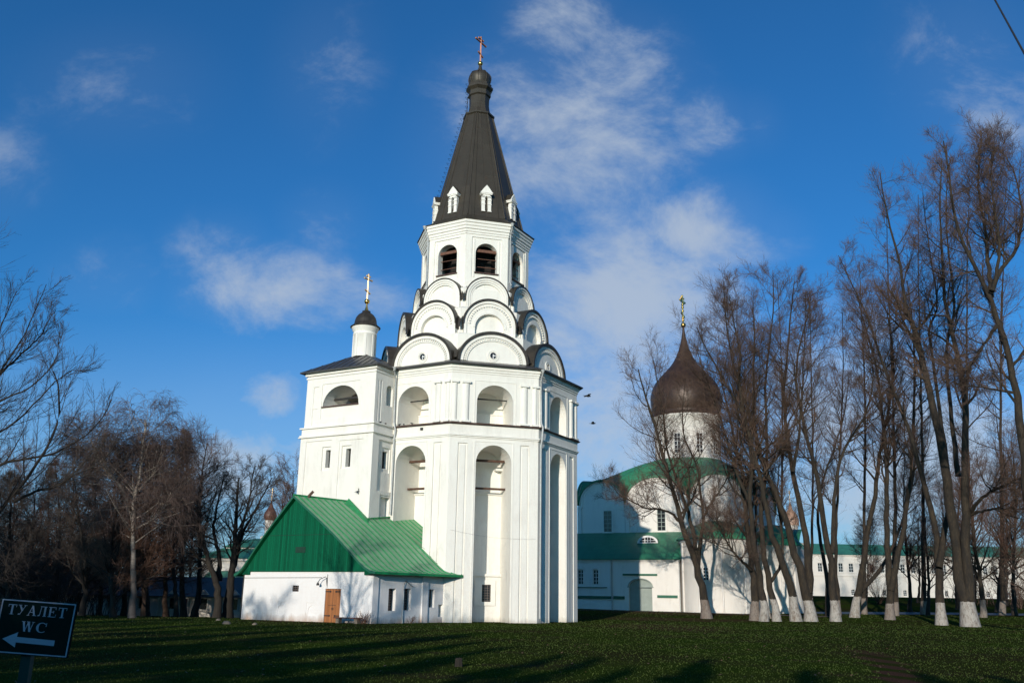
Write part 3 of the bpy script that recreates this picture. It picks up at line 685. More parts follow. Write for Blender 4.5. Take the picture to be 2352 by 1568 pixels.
b.poly([LAF.p(UL, WW, 14.3), LAF.p(UR, WW, 14.3), LAF.p(UR, WB, 14.3), LAF.p(UL, WB, 14.3)])
b.poly([LAF.p(UL, WW, 16.8), LAF.p(UR, WW, 16.8), LAF.p(UR, WB, 16.8), LAF.p(UL, WB, 16.8)])
def frieze(z0, z1, e):
    b.box(LAF, UL - e, UR + e, WB - e, WW + e, z0, z1)
frieze(16.5, 16.62, .06); frieze(16.72, 16.98, .13)
for (z0, z1, e) in ((12.86, 12.96, .22), (12.42, 12.86, .10), (12.30, 12.42, .20), (12.22, 12.30, .26)): frieze(z0, z1, e)
E_ = .12
b.wall(LAF, UL - E_, UR + E_, -.3, 12.22, WW + E_, [(-7.45, -5.15, 1, 11.95, 0, .06, True, [(-5.98, -5.22, 9.85, 11.5, 0, .10, True, [(-5.71, -5.3, 10.05, 11.28, 0, .45)])]),
                                                   (-4.42, -2.35, 1, 11.85, 0, .06, True, [(-4.24, -3.42, 9.9, 11.48, 0, .10, True, [(-3.93, -3.51, 10.02, 11.27, 0, .45)]), (-2.62, -2.5, 8.1, 8.5, 0, .25)])])
wr2 = Fr(LAF.p(UR + E_, 0, 0), -nl, tl)
b.wall(wr2, -WW - E_, -7.0, -.3, 12.22, 0, [(-9.15, -7.45, 8.4, 11.85, 0, .12, True, [(-8.62, -7.70, 9.7, 11.4, 0, .08, True, [(-8.45, -7.88, 9.97, 11.15, 0, .4)])]), (-8.75, -7.3, 6.5, 8.15, 0, .05, True, [(-8.57, -7.58, 6.72, 8.02, 0, .3)])])
b.wall(Fr(LAF.p(UL - E_, 0, 0), nl, -tl), WB, WW + E_, -.3, 12.22, 0, [])
b.build('wing_wall', 'plaster', T)
for fr_, (a0, a1, z0, z1, w) in ((LAF, (-5.71, -5.3, 10.05, 11.28, WW + E_ - .5)), (LAF, (-3.93, -3.51, 10.02, 11.27, WW + E_ - .5)), (wr2, (-8.45, -7.88, 9.97, 11.15, -.45))):
    g = MB(); g.box(fr_, a0, a1, w - .05, w, z0, z1); g.build('slit_window', 'glass', T)
g = MB(); g.box(LAF, -6.34, -3.12, WW - 1.15, WW - 1.0, 15.02, 15.16); g.build('wooden_beam', 'iron', T)
g = MB(); g.box(LAF, -6.4, -3.06, WW - .5, WW + .05, 14.33, 14.40); g.build('sill', 'rust_ledge', T)
# hipped roof of the wing
eo = .42; z0 = 17.0
ridge = [(-4.75, 7.4), (-4.75, 6.0)]
b = MB()
E4 = [(UL - eo, WW + eo), (UR + eo, WW + eo), (UR + eo, WB - eo), (UL - eo, WB - eo)]
pe = [LAF.p(u, w, z0) for u, w in E4]; pr = [LAF.p(u, w, 18.75) for u, w in ridge]
b.poly([pe[0], pe[1], pr[0]]); b.poly([pe[1], pe[2], pr[1], pr[0]]); b.poly([pe[2], pe[3], pr[1]]); b.poly([pe[3], pe[0], pr[0], pr[1]])
b.box(LAF, UL - eo, UR + eo, WB - eo, WW + eo, z0 - .09, z0 - .004)
for k in range(1, 11):      # standing seams on the front slope
    u = UL - eo + (UR - UL + 2 * eo) * k / 11; f_ = 1 - abs((u - -4.75) / ((UR - UL) / 2 + eo)); f_ = max(.05, f_) * .97
    top = LAF.p(u, (WW + eo) + (7.4 - WW - eo) * f_, z0 + 1.75 * f_ + .02); b.bar(LAF.p(u, WW + eo, z0 + .02), top, .035)
b.build('wing_roof', 'grey_roof', T)
pipe([LAF.p(UR + .4, 8.25, 16.9), LAF.p(UR + .22, 7.75, 16.3), LAF.p(UR + .22, 7.72, 13.3), LAF.p(UR + .4, 7.75, 12.7), LAF.p(UR + .3, 7.72, 12.0), LAF.p(UR + .3, 7.70, 6.9)])
# cupola standing on the wing
q = onplane(838, 775, tl, tl @ c - 4.75); s_ = q[1] / 64.5
qx, qy = q[0], q[1]
def zz(z): return 1.6 + (z - 1.6) * s_
R_ = s_
t_ = MB(); t_.lathe((qx, qy, 0), [(.83 * R_, zz(18.2)), (.83 * R_, zz(19.85)), (.87 * R_, zz(19.88)), (.87 * R_, zz(19.98)), (.83 * R_, zz(20.0)), (.83 * R_, zz(20.12)), (.92 * R_, zz(20.2)), (.92 * R_, zz(20.32)), (1.0 * R_, zz(20.40)), (1.0 * R_, zz(20.48)), (.8 * R_, zz(20.5))], 28)
for k in range(8):
    a = k * PI / 4 + .2; t_.box(Frang((qx, qy, 0), a), -.09, .09, .80 * R_, .86 * R_, zz(18.2), zz(19.85))
tu = t_.build('turret', 'plaster', T)
b = MB(); b.lathe((qx, qy, 0), [(.96 * R_, zz(20.46)), (1.10 * R_, zz(20.47)), (1.11 * R_, zz(20.51)), (.90 * R_, zz(20.66)), (.82 * R_, zz(20.82)), (.80 * R_, zz(21.0)), (.72 * R_, zz(21.25)), (.56 * R_, zz(21.47)), (.38 * R_, zz(21.6)), (.31 * R_, zz(21.63)), (.31 * R_, zz(21.76)), (.12 * R_, zz(21.83))], 28); b.build('turret_dome', 'dark_roof', tu)
b = MB(); b.lathe((qx, qy, 0), [(.17 * R_, zz(21.78)), (.12 * R_, zz(21.95)), (.07 * R_, zz(22.15)), (.05 * R_, zz(22.4))], 12); b.sphere((qx, qy, zz(22.53)), .2 * R_); b.build('turret_ball', 'gold', tu)
cross((qx, qy, zz(22.7)), 1.95 * R_, 'pale_gold', tu, wdt=.42)

# ================================================================== ANNEX HOUSE with green roof
def zr(u, w): return 6.5 - .69 * (u + 1.67) - .12 * (w - 9.72)
WF = 13.85
mu, _ = LAF.at(849.7, 1429.9, WF); lu, _ = LAF.at(551.6, 1422.8, WF)
Mp = LAF.p(mu, WF, 0)
annex = thing('annex_house', 'low whitewashed house with a steep green metal roof and dark green boarded gable', 'house', tuple(LAF.p((mu + lu) / 2, WF, 0)))
AH = annex
dirR = np.array([math.cos(math.radians(52.5)), math.sin(math.radians(52.5)), 0]); nR = np.array([dirR[1], -dirR[0], 0])
RWL = Fr(Mp, dirR, nR)
LenR = 6.15
sF = WF / 12.77        # far-side offsets measured on another plane, rescaled
def fu(px, py, w=WF): return LAF.at((800 + px / 2.7035) * .64474, (1700 + py / 2.7035) * .64474, w)
dl, _ = fu(960, 1250); dr_, _ = fu(1111, 1250); _, dt = fu(1040, 1069); _, gl = fu(800, 905)
s1 = fu(655, 1037); s2 = fu(712, 1097); n1 = fu(500, 1195); n1b = fu(578, 1322); n2 = fu(790, 1203); n2b = fu(875, 1328)
b = MB()
ops = [(dl, dr_, -.25, dt, 0, .16), (s1[0], s2[0], s2[1], s1[1], 0, .12, True), (n1[0], n1b[0], n1b[1], n1[1], 0, .03, True, [(n1[0] + .13, n1b[0] - .1, n1b[1] + .05, n1[1] - .5, .33, .04)]),
       (n2[0], n2b[0], n2b[1], n2[1], 0, .03, True, [(n2[0] + .13, n2b[0] - .1, n2b[1] + .05, n2[1] - .5, .33, .04)])]
b.wall(LAF, lu, mu, -.6, gl + .02, WF, ops)
def ru(px, py, w=0): return RWL.at((800 + px / 2.7035) * .64474, (1700 + py / 2.7035) * .64474, w)
W3 = [(ru(1583, 1068), ru(1635, 1283)), (ru(1733, 1068), ru(1783, 1278)), (ru(1973, 1075), ru(2010, 1250))]
ops = [(a[0], a[0] + .62 if k < 2 else a[0] + .50, bb[1], a[1], 0, .42) for k, (a, bb) in enumerate(W3)]
na, nb = ru(2060, 1222), ru(2112, 1340)
ops.append((na[0], nb[0] + .1, nb[1], na[1], 0, .3))
b.wall(RWL, 0, LenR + .6, -.6, 2.82, 0, ops)
b.box(RWL, .02, .50, -.1, .07, -.6, 2.80)
p1_, p2_ = ru(1893, 1200), ru(1948, 1200); b.box(RWL, p1_[0], p2_[0], -.1, .10, -.6, 2.9)
b.wall(Fr(LAF.p(lu, WF, 0), -dirR, -nR), -6.5, 0, -.6, 2.9, 0, [])
b.build('wall', 'plaster_annex', AH)
# gable boards
_, gz0 = fu(1345, 905); _, gz1 = fu(1345, 938)
RFu, RFw = -4.13, 14.3; apz = zr(RFu, WF + .08)
el = LAF.at((800 + 90 / 2.7035) * .64474, (1700 + 925 / 2.7035) * .64474, 14.3)
er_u = 2.72
def sag(s): return 5.2 * s ** 6 * (1 - s)
rs = [k / 16 for k in range(17)]
def rp(s, u0, z0, u1, z1): return (u0 + (u1 - u0) * s, z0 + (z1 - z0) * s - sag(s))
RZ = zr(RFu, 14.3)
right = [rp(s, RFu, RZ, er_u, zr(er_u, 14.2)) for s in rs]; left = [rp(s, RFu, RZ, el[0], el[1]) for s in rs]
prof = [p for p in right if p[1] > gl] ; profl = [p for p in left if p[1] > gl]
out = [(u, z - .10) for u, z in profl[::-1]] + [(u, z - .10) for u, z in prof[1:]]
b = MB(); out2 = out + [(right[-1][0] - .25, gz1), (mu - .55, gz1), (mu - .55, gl), (lu + .55, gl), (lu + .55, gz1), (left[-1][0] + .25, gz1)]
b.prism(LAF, out2, WF + .10, WF + .05)
gb = b.build('gable', 'gable', AH)
v1, v2 = fu(688, 668, WF + .1), fu(778, 722, WF + .1)
b = MB(); b.box(LAF, v1[0], v2[0], WF + .10, WF + .13, v2[1], v1[1])
for k in range(5): b.box(LAF, v1[0] + .03, v2[0] - .03, WF + .13, WF + .145, v2[1] + .03 + k * .07, v2[1] + .05 + k * .07)
b.build('attic_vent', 'vent', gb)
b = MB(); zt_, _z = fu(700, 553, WF + .1); b.box(LAF, lu + 1.2, mu - 2.6, WF + .10, WF + .115, _z - .012, _z + .012); b.build('board_joint', 'vent', gb)
# roof: right slope, left slope
dw = -.174      # ridge and eave run slightly askew to the front
def slope_pt(s, w, side=1):
    off = (14.3 - w) * .174
    if side == 1:
        u = RFu + off + (er_u - .05 - RFu) * s; return LAF.p(u, w, zr(u, w) - sag(s))
    u = RFu + off + (el[0] - RFu) * s; return LAF.p(u, w, zr(RFu + off, w) + (el[1] - RZ) * s - sag(s))
b = MB()
def wback(s): return 8.9 if s < .25 else 6.7
for side in (1, -1):
    rows = [[slope_pt(s, 14.3 + (wback(s) - 14.3) * k / 6, side) for k in range(7)] for s in rs]
    b.grid(rows, False, 0, False)
    b.grid([[p + np.array([0, 0, -.07]) for p in r] for r in rows], False, 1, False)
    front = [r[0] for r in rows]; b.grid([front, [p + np.array([0, 0, -.16]) for p in front]], False, 2, False)
    ev = rows[-1]; b.grid([ev, [p + np.array([0, 0, -.15]) for p in ev]], False, 1, False)
    # seams
    nse = 15 if side == 1 else 12
    for k in range(nse):
        w = 14.0 - k * .52
        pts = [slope_pt(s, w, side) + np.array([0, 0, .02]) for s in rs[:-1] + [.985] if w > wback(s)]
        for j in range(len(pts) - 1): b.bar(pts[j], pts[j + 1], .055, tw=.06, mi=1)
# the strip of roof running into the tower's niche
def rq(u, w): return LAF.p(u, w, zr(u, w))
b.poly([rq(-1.66, 7.6), rq(1.5, 7.6), rq(1.22, 5.0), rq(-1.3, 5.0)])
for k in range(5):
    w = 7.2 - k * .5; b.bar(rq(-1.2, w) + np.array([0, 0, .02]), rq(1.2, w) + np.array([0, 0, .02]), .055, tw=.06, mi=1)
b.bar(slope_pt(0, 14.3) + np.array([0, 0, .03]), slope_pt(0, 9.8) + np.array([0, 0, .03]), .10, mi=1)
b.build('roof', ['green_pan', 'green_seam', 'green_trim'], AH)
# flashing against the wing: a raised apron
b = MB()
f0 = LAF.p(-3.28, WW + .15, 7.85); f1 = LAF.p(-1.5, WW + .15, 6.42); f2 = LAF.p(-1.2, WW + .55, 6.15); f3 = LAF.p(-3.15, WW + .75, 7.42)
b.poly([f0, f1, f2, f3]); b.bar(LAF.p(-1.55, WW + .15, 6.47), LAF.p(-1.5, 7.6, 6.75), .08); b.build('flashing', 'green_seam', AH)
b = MB(); sft = [slope_pt(1, 14.3 - k * 1.5) for k in range(6)]
b.grid([[p + np.array([0, 0, -.15]) for p in sft], [p + np.array([0, 0, -.15]) - nR * .75 for p in sft]], False, 0, False); b.build('soffit', 'green_trim', AH)
# little board sticking up on the ridge
b = MB(); b.bar(LAF.p(-3.95, 13.2, 7.6), LAF.p(-3.62, 13.05, 8.0), .09, tw=.16); b.build('ridge_board', 'wood_beam', AH)
# door with strap hinges
b = MB(); b.box(LAF, dl + .01, dr_ - .01, WF - .10, WF - .04, -.22, dt - .02); dr = b.build('door', 'door_wood', AH)
b = MB(); mid = (dl + dr_) / 2
b.box(LAF, mid - .012, mid + .012, WF - .04, WF - .035, -.2, dt - .04); b.box(LAF, dl + .25, dr_ - .35, WF - .04, WF - .03, .98, 1.0)
b.build('door_seam', 'iron', dr)
for zc in (.38, 1.78):
    for s_ in (-1, 1):
        x = dl if s_ < 0 else dr_; b = MB(); e = x - s_ * .46
        b.prism(LAF, [(x + s_ * .06, zc - .025), (e + s_ * .12, zc - .03), (e + s_ * .06, zc - .06), (e, zc), (e + s_ * .06, zc + .06), (e + s_ * .12, zc + .03), (x + s_ * .06, zc + .025)][::s_], WF - .015, WF - .04); b.build('hinge', 'iron', dr)
b = MB(); b.ring(LAF, mid, .78, .05, .05, .075, .075, WF - .04, WF - .02, 0, 2 * PI, 14); b.build('door_ring', 'iron', dr)
# small square window + side windows
def barred(fr, a0, a1, z0, z1, w, nx, nz_, parent):
    g = MB(); g.box(fr, a0, a1, w - .03, w, z0, z1); p = g.build('window', 'glass', parent)
    g = MB()
    for k in range(nx + 1): u = a0 + (a1 - a0) * k / nx; g.box(fr, u - .014, u + .014, w + .02, w + .045, z0, z1)
    for k in range(nz_ + 1): z = z0 + (z1 - z0) * k / nz_; g.box(fr, a0, a1, w + .045, w + .065, z - .012, z + .012)
    g.build('grille', 'grille', p); return p
barred(LAF, s1[0], s2[0], s2[1], s1[1], WF - .11, 3, 3, AH)
for k, (a, bb) in enumerate(W3):
    barred(RWL, a[0], a[0] + (.62 if k < 2 else .50), bb[1], a[1], -.36, 3, 8, AH)
# lamp bracket over the door, wires, pipe
b = MB(); x0 = dl + .12; b.tube([LAF.p(x0, WF + .02, 2.1), LAF.p(x0, WF + .12, 2.55), LAF.p(x0 + .05, WF + .25, 2.65), LAF.p(x0 - .3, WF + .35, 2.5), LAF.p(x0 - .45, WF + .35, 2.3)], .022, 6)
b.lathe(LAF.p(x0 - .45, WF + .35, 0), [(.03, 2.32), (.09, 2.2), (.10, 2.14), (.02, 2.13)], 8); b.tube([LAF.p(x0, WF, 2.0), LAF.p(x0, WF + .02, 2.8)], .02, 5); b.build('lamp_bracket', 'iron', AH)
b = MB(); zc1 = fu(160, 965)[1]; zc2 = fu(940, 962)[1]; b.tube([LAF.p(lu + .05, WF + .02, zc1), LAF.p(fu(940, 962)[0], WF + .02, zc2)], .014, 5)
b.tube([LAF.p(lu + .02, WF + .03, -.4), LAF.p(lu + .02, WF + .03, 2.8)], .035, 6); b.build('wall_wire', 'iron', AH)
pp = ru(1713, 1200)[0]
b = MB(); b.tube([RWL.p(pp, .06, -.2), RWL.p(pp, .06, 2.2), RWL.p(pp + .1, .1, 2.5), RWL.p(pp + .55, .12, 2.25), RWL.p(pp + .8, .08, 2.15)], .03, 6); b.build('side_pipe', 'pipe', AH)

# ================================================================== GROUND
gxs = np.concatenate([np.linspace(-400, -60, 12), np.linspace(-50, 60, 90), np.linspace(70, 500, 14)])
gys = np.concatenate([np.linspace(-120, 0, 8), np.linspace(4, 160, 130), np.linspace(180, 1500, 12)])
b = MB(); b.grid([[(x, y, float(gz(x, y))) for x in gxs] for y in gys]); o = b.build('ground', 'lawn'); o['kind'] = 'structure'
# asphalt walk behind the limes and by the church
def strip(name, pts, width, m):
    rows = []
    for i, (x, y) in enumerate(pts):
        x1, y1 = pts[min(i + 1, len(pts) - 1)]; x0, y0 = pts[max(i - 1, 0)]; d = np.array([x1 - x0, y1 - y0]); d = d / np.linalg.norm(d); q = np.array([-d[1], d[0]])
        rows.append([(x + q[0] * s * width / 2, y + q[1] * s * width / 2, float(gz(x + q[0] * s * width / 2, y + q[1] * s * width / 2)) + .03) for s in (-1, -.5, 0, .5, 1)])
    b = MB(); b.grid(rows); o = b.build(name, m); o['kind'] = 'structure'
pts = [(29 + 3 * k, 97 + .35 * k + 2.2 * math.sin(k * .25)) for k in range(26)]
strip('path', pts, 4.5, 'path_asphalt')
pts = [(2 + 1.5 * k, 97.6 - .55 * k) for k in range(20)]
strip('pavement', pts, 1.6, simple('brick_apron', (.10, .055, .042), .9, .3, 2))

# ================================================================== CATHEDRAL
A_ = math.radians(-25)
CH = Fr((13.5175, 97.0, 0), (math.cos(A_), math.sin(A_), 0), (math.sin(A_), -math.cos(A_), 0))
church = thing('cathedral', 'white cathedral with a brown onion dome and green roofs standing behind the bare limes', 'cathedral', tuple(CH.p(2, -12, .4)))
K = church
def cc(a, b_): return ((2000 + a / 2.48875) * .64474, (1600 + b_ / 2.48875) * .64474)
# low gallery front
b = MB()
UL_, UR_ = -16.0, 4.12
b.wall(CH, UL_, UR_, -.5, 5.55, 0, [(-1.2, 1.28, .5, 2.85, .78, .30), (-6.78, -6.18, 3.05, 4.55, 0, .22), (-5.10, -4.50, 3.05, 4.55, 0, .22), (-9.3, -8.7, 3.05, 4.55, 0, .22),
                                    (-2.35, -1.55, 4.30, 4.45, 0, .03)])
b.wall(Fr(CH.p(UR_, 0, 0), -CH.n, CH.t), 0, 7, -.5, 5.55, 0, [])
b.box(CH, UL_, UR_ + .12, -.1, .14, 5.38, 5.56); b.box(CH, UL_, UR_ + .2, -.1, .24, 5.56, 5.68)
for u in (-2.97,): b.box(CH, u - .55, u - .15, -.05, .1, 1.5, 5.38)
for a0, a1 in ((-6.95, -6.78), (-6.18, -6.01), (-5.27, -5.10), (-4.50, -4.33)): b.box(CH, a0, a1, -.02, .07, 3.0, 4.65)
for c_ in (-6.48, -4.80): b.prism(CH, [(c_ - .55, 4.65), (c_ + .55, 4.65), (c_ + .45, 4.78), (c_, 5.12), (c_ - .45, 4.78)], .09, -.02)
for k in range(9): b.box(CH, -7.0 + k * .45, -6.82 + k * .45, -.02, .05, 2.18, 2.36)
b.ring(CH, -5.36, .12, 1.36, 1.02, 1.50, 1.16, -.05, .06)
b.build('gallery_wall', 'plaster_church', K)
g = MB(); n = 14
g.poly([CH.p(-1.2, -.26, .5)] + [CH.p(.04 - 1.24 * math.cos(PI * k / n), -.26, 2.85 + .78 * math.sin(PI * k / n)) for k in range(n + 1)] + [CH.p(1.28, -.26, .5)])
gt = g.build('gate', 'gate_grey', K)
g = MB(); g.box(CH, -1.36, 1.44, -.02, .08, 2.80, 2.88); g.ring(CH, .04, 2.85, 1.24, .78, 1.34, .88, -.05, .05); g.build('gate_surround', 'gate_grey', gt)
for (a0, a1, z0, z1, nm) in ((-1.78, 1.86, 3.98, 4.16, 'cornice_sheet'), (1.84, 3.92, 1.82, 2.07, 'sill_sheet'), (-16, -3.05, 1.62, 1.90, 'sill_sheet'), (-2.82, -1.66, 1.62, 1.92, 'sill_sheet'), (-7.2, -3.5, 2.72, 2.80, 'sill_sheet')):
    g = MB(); g.box(CH, a0, a1, -.05, .16, z0, z1); g.build(nm, 'green_trim', K)
def latwin(fr, a0, a1, z0, z1, w, parent, nx=2, nz_=4, diag=False, mt='white_frame', deep=.0):
    g = MB(); g.box(fr, a0, a1, w - .04, w, z0, z1); p = g.build('window', 'glass', parent)
    g = MB(); t_ = .05
    g.box(fr, a0, a0 + t_, w, w + .05, z0, z1); g.box(fr, a1 - t_, a1, w, w + .05, z0, z1); g.box(fr, a0, a1, w + .003, w + .045, z0, z0 + t_); g.box(fr, a0, a1, w + .003, w + .045, z1 - t_, z1)
    for k in range(1, nx): u = a0 + (a1 - a0) * k / nx; g.box(fr, u - .03, u + .03, w + .006, w + .04, z0, z1)
    for k in range(1, nz_): z = z0 + (z1 - z0) * k / nz_; g.box(fr, a0, a1, w + .009, w + .036, z - .025, z + .025)
    g.build('frame', mt, p); return p
for a0, a1 in ((-6.78, -6.18), (-5.10, -4.50), (-9.3, -8.7)): latwin(CH, a0, a1, 3.05, 4.55, -.20, K)
# gallery roof leaning on the upper wall
b = MB()
rows = []
for k in range(9):
    s = k / 8; w = .35 - 6.3 * s; z = 5.66 + 3.1 * (s ** .9) + .25 * math.sin(PI * s) ; rows.append([CH.p(u, w, z) for u in np.linspace(UL_, UR_ + .3 - 1.3 * (s * s), 14)])
b.grid(rows, False, 0, False); b.grid([[p + np.array([0, 0, -.1]) for p in rows[0]], rows[0]], False, 0, False)
right = [r[-1] for r in rows]; b.poly(right + [CH.p(UR_ - 1.0, -5.95, 5.6)])
b.build('gallery_roof', 'green_church', K)
# eyebrow dormer
b = MB(); cu = .25
b.prism(CH, [(cu - 1.1, 7.42)] + [(cu - 1.1 * math.cos(PI * k / 12), 7.42 + .72 * math.sin(PI * k / 12)) for k in range(13)], -2.35, -4.6); ey = b.build('eyebrow_dormer', 'green_church', K)
b = MB(); b.ring(CH, cu, 7.42, .9, .55, 1.12, .74, -2.36, -2.28); b.box(CH, cu - 1.12, cu + 1.12, -2.34, -2.26, 7.36, 7.46)
for u in (-.3, 0, .3): b.box(CH, cu + u - .035, cu + u + .035, -2.34, -2.28, 7.4, 7.95)
b.box(CH, cu - .8, cu + .8, -2.34, -2.29, 7.62, 7.68); b.build('dormer_frame', 'white_frame', ey)
b = MB(); b.prism(CH, [(cu - .95 * math.cos(PI * k / 12), 7.44 + .58 * math.sin(PI * k / 12)) for k in range(13)], -2.345, -2.40); b.build('dormer_pane', 'glass', ey)
# upper cube with three arched gables a side
ZK = [(-9.0, -3.38, 12.0, 14.62), (-3.38, 3.88, 12.15, 14.85), (3.88, 9.95, 12.3, 14.95)]
W6 = -6.0; DEP = 19.0
def topz(u):
    for a0, a1, zs, zt in ZK:
        if a0 <= u <= a1:
            x = (u - (a0 + a1) / 2) / ((a1 - a0) / 2); return zs - .25 + (zt - zs + .25) * math.sqrt(max(0, 1 - x * x))
    return 12
b = MB()
us = []
for a0, a1, zs, zt in ZK: us += [(a0 + a1) / 2 - (a1 - a0) / 2 * math.cos(PI * k / 20) for k in range(21)]
def arcade(fr, w):
    for i in range(len(us) - 1):
        if us[i + 1] - us[i] < 1e-5: continue
        b.poly([fr.p(us[i], w, 5), fr.p(us[i + 1], w, 5), fr.p(us[i + 1], w, topz(us[i + 1] - 1e-6)), fr.p(us[i], w, topz(us[i] + 1e-6))])
arcade(CH, W6)
ctr = CH.p(.47, W6 - 9.5, 0)
SD = Fr(CH.p(9.95, W6, 0) + (-CH.n) * 9.5 - CH.t * 0 , -CH.n, CH.t)       # right side
half = 9.475
sideF = Fr(CH.p(9.95, W6 - 9.5, 0) - (-CH.n) * .47, -CH.n, CH.t); arcade(sideF, 0)
sideL = Fr(CH.p(-9.0, W6 - 9.5, 0) + (-CH.n) * .47, CH.n, -CH.t); arcade(sideL, 0)
backF = Fr(CH.p(.94, W6 - 19, 0), -CH.t, -CH.n); arcade(backF, 0)
for a0, a1, zs, zt in ZK:
    cu = (a0 + a1) / 2; rx = (a1 - a0) / 2
    b.ring(CH, cu, zs - .25, rx * .90, (zt - zs + .25) * .90, rx * .97, (zt - zs + .25) * .97, W6 - .05, W6 + .10)
    b.ring(CH, cu, zs - .25, rx * .80, (zt - zs + .25) * .82, rx * .84, (zt - zs + .25) * .86, W6 - .05, W6 + .06)
    for s_ in (-1, 1): b.box(CH, cu + s_ * rx * .92 - .24, cu + s_ * rx * .92 + .24, W6 - .02, W6 + .16, 5.5, zs - .3)
    b.box(CH, cu - rx * .99, cu - rx * .80, W6, W6 + .22, zs - .5, zs - .28); b.box(CH, cu + rx * .80, cu + rx * .99, W6, W6 + .22, zs - .5, zs - .28)
b.build('upper_wall', 'plaster_church', K)
for a0, a1, z0, z1 in ((-5.87, -4.93, 8.85, 11.2), (.33, 1.25, 8.9, 11.2)):
    latwin(CH, a0, a1, z0, z1, W6 + .04, K, 2, 5, mt='gate_grey')
    g = MB(); g.wall(CH, a0 - .2, a1 + .2, z0 - .15, z1 + .2, W6 + .12, [(a0, a1, z0, z1, 0, .12, False)]); g.build('window_surround', 'plaster_church', K)
# roof lofted from the scalloped wall heads up to the drum
dc = onplane(1577, 1049, CH.n, CH.n @ CH.o - 15.2); dcx, dcy = CH.p(1.76, -15.2, 0)[:2]
q = aty(*((lambda a, b_: ((2000 + a / 1.2544) * .64474, (1000 + b_ / 1.2544) * .64474))(561, 650)), 110); dcx, dcy = q[0], 110.0
per = []
for fr, w in ((CH, W6), (sideF, 0), (backF, 0), (sideL, 0)):
    for i in range(len(us) - 1):
        if us[i + 1] - us[i] < 1e-5: continue
        z = topz(us[i] + 1e-6); p = fr.p(us[i], w + .28, z + .10); per.append(p)
RD = 3.95; ZD = 17.7
rows = []
for k in range(17):
    s = k / 16; r = []
    for p in per:
        d = np.array([p[0] - dcx, p[1] - dcy]); L = np.linalg.norm(d); d /= L
        rad = L + (RD * .98 - L) * s
        q_ = max(0, (s - .16) / .84); zlin = p[2] + (ZD - p[2]) * (.5 * q_ ** 1.3 + .5 * math.sin(q_ * PI / 2) ** 1.2)
        # near the wall the surface runs level like a vault behind its arch
        r.append((dcx + d[0] * rad, dcy + d[1] * rad, zlin))
    rows.append(r)
b = MB(); b.grid(rows, True, 0, True); b.grid([[(p[0], p[1], p[2] - .22) for p in per], per], True, 0, False)
b.build('vaulted_roof', 'green_church', K)
# drum, dome, cross
b = MB()
b.lathe((dcx, dcy), [(4.05, 16.9), (4.05, 17.5), (3.92, 17.6), (3.92, 22.0), (4.0, 22.05), (4.0, 22.3), (4.1, 22.35), (4.1, 22.6), (4.2, 22.65), (4.2, 22.9)], 48)
va = math.atan2(-dcy, -dcx)
dr_m = b.build('drum', 'plaster_church', K)
for da in (-.30, .36, .95, -.95):
    fr = Frang((dcx, dcy, 0), va + da); g = MB(); g.wall(fr, -.62, .62, 18.0, 20.9, 3.98, [(-.38, .38, 18.2, 20.4, .3, .2, False)]); g.build('drum_window_surround', 'plaster_church', K)
    latwin(fr, -.38, .38, 18.2, 20.55, 3.93, dr_m, 2, 5)
b = MB()
prof = [(4.0, 22.85), (4.25, 22.92), (4.22, 23.05), (3.95, 23.15), (4.12, 23.6), (4.26, 24.3), (4.33, 25.0), (4.30, 25.7), (4.10, 26.5), (3.72, 27.25), (3.15, 28.0), (2.5, 28.7), (1.9, 29.35), (1.42, 30.0), (1.02, 30.75), (.72, 31.5), (.48, 32.3), (.30, 33.1), (.17, 33.9), (.11, 34.6)]
b.lathe((dcx, dcy), prof, 56); b.build('onion_dome', 'dome_brown', K)
b = MB(); b.sphere((dcx, dcy, 34.85), .33); b.build('ball', 'gold', K)
cross((dcx, dcy, 35.1), 3.6, 'gold', K, 1, .45)
# apses on the right
def apse(u, w, r, z0, zt, name, elong=1.0, roofh=2.0):
    cpt = CH.p(u, w, 0)
    a = math.atan2(CH.n[1], CH.n[0])
    b = MB(); b.lathe(cpt, [(r, -.5), (r, zt - .35), (r + .12, zt - .3), (r + .12, zt - .12), (r + .2, zt - .08), (r + .2, zt)], 28, a - PI / 2 - .15, a0=0, a1=PI + .3)
    for k in (1, 2, 3, 4):
        aa = a - PI / 2 + PI * k / 5; p = cpt + np.array([math.cos(aa), math.sin(aa), 0]) * (r + .04); b.tube([(p[0], p[1], -.3), (p[0], p[1], zt - .3)], .10, 8)
    b.build('apse', 'plaster_church', K)
    b = MB(); b.lathe(cpt, [(r + .38, zt - .05), (r + .38, zt + .05), (r * .9, zt + .65), (r * .65, zt + 1.35), (r * .35, zt + roofh * .93), (.02, zt + roofh)], 28, a - PI / 2 - .15, a0=0, a1=PI + .3); b.build('apse_roof', 'green_church', K)
apse(7.7, -1.9, 3.75, 0, 7.55, 'apse')
apse(12.6, -6.6, 2.6, 0, 7.2, 'apse', roofh=2.2)
b = MB(); b.wall(CH, 4.0, 11.45, -.5, 7.5, -1.9, []); b.wall(Fr(CH.p(11.45, -1.9, 0), -CH.n, CH.t), 0, 10, -.5, 7.5, 0, [])
b.wall(Fr(CH.p(4.1, -1.9, 0), CH.n, -CH.t), -4.1, 0, 5.0, 7.5, 0, []); b.wall(CH, 11.45, 14.9, -.5, 7.1, -6.6, []); b.wall(Fr(CH.p(14.9, -6.6, 0), -CH.n, CH.t), 0, 9, -.5, 7.1, 0, [])
b.build('apse_wall', 'plaster_church', K)
b = MB()
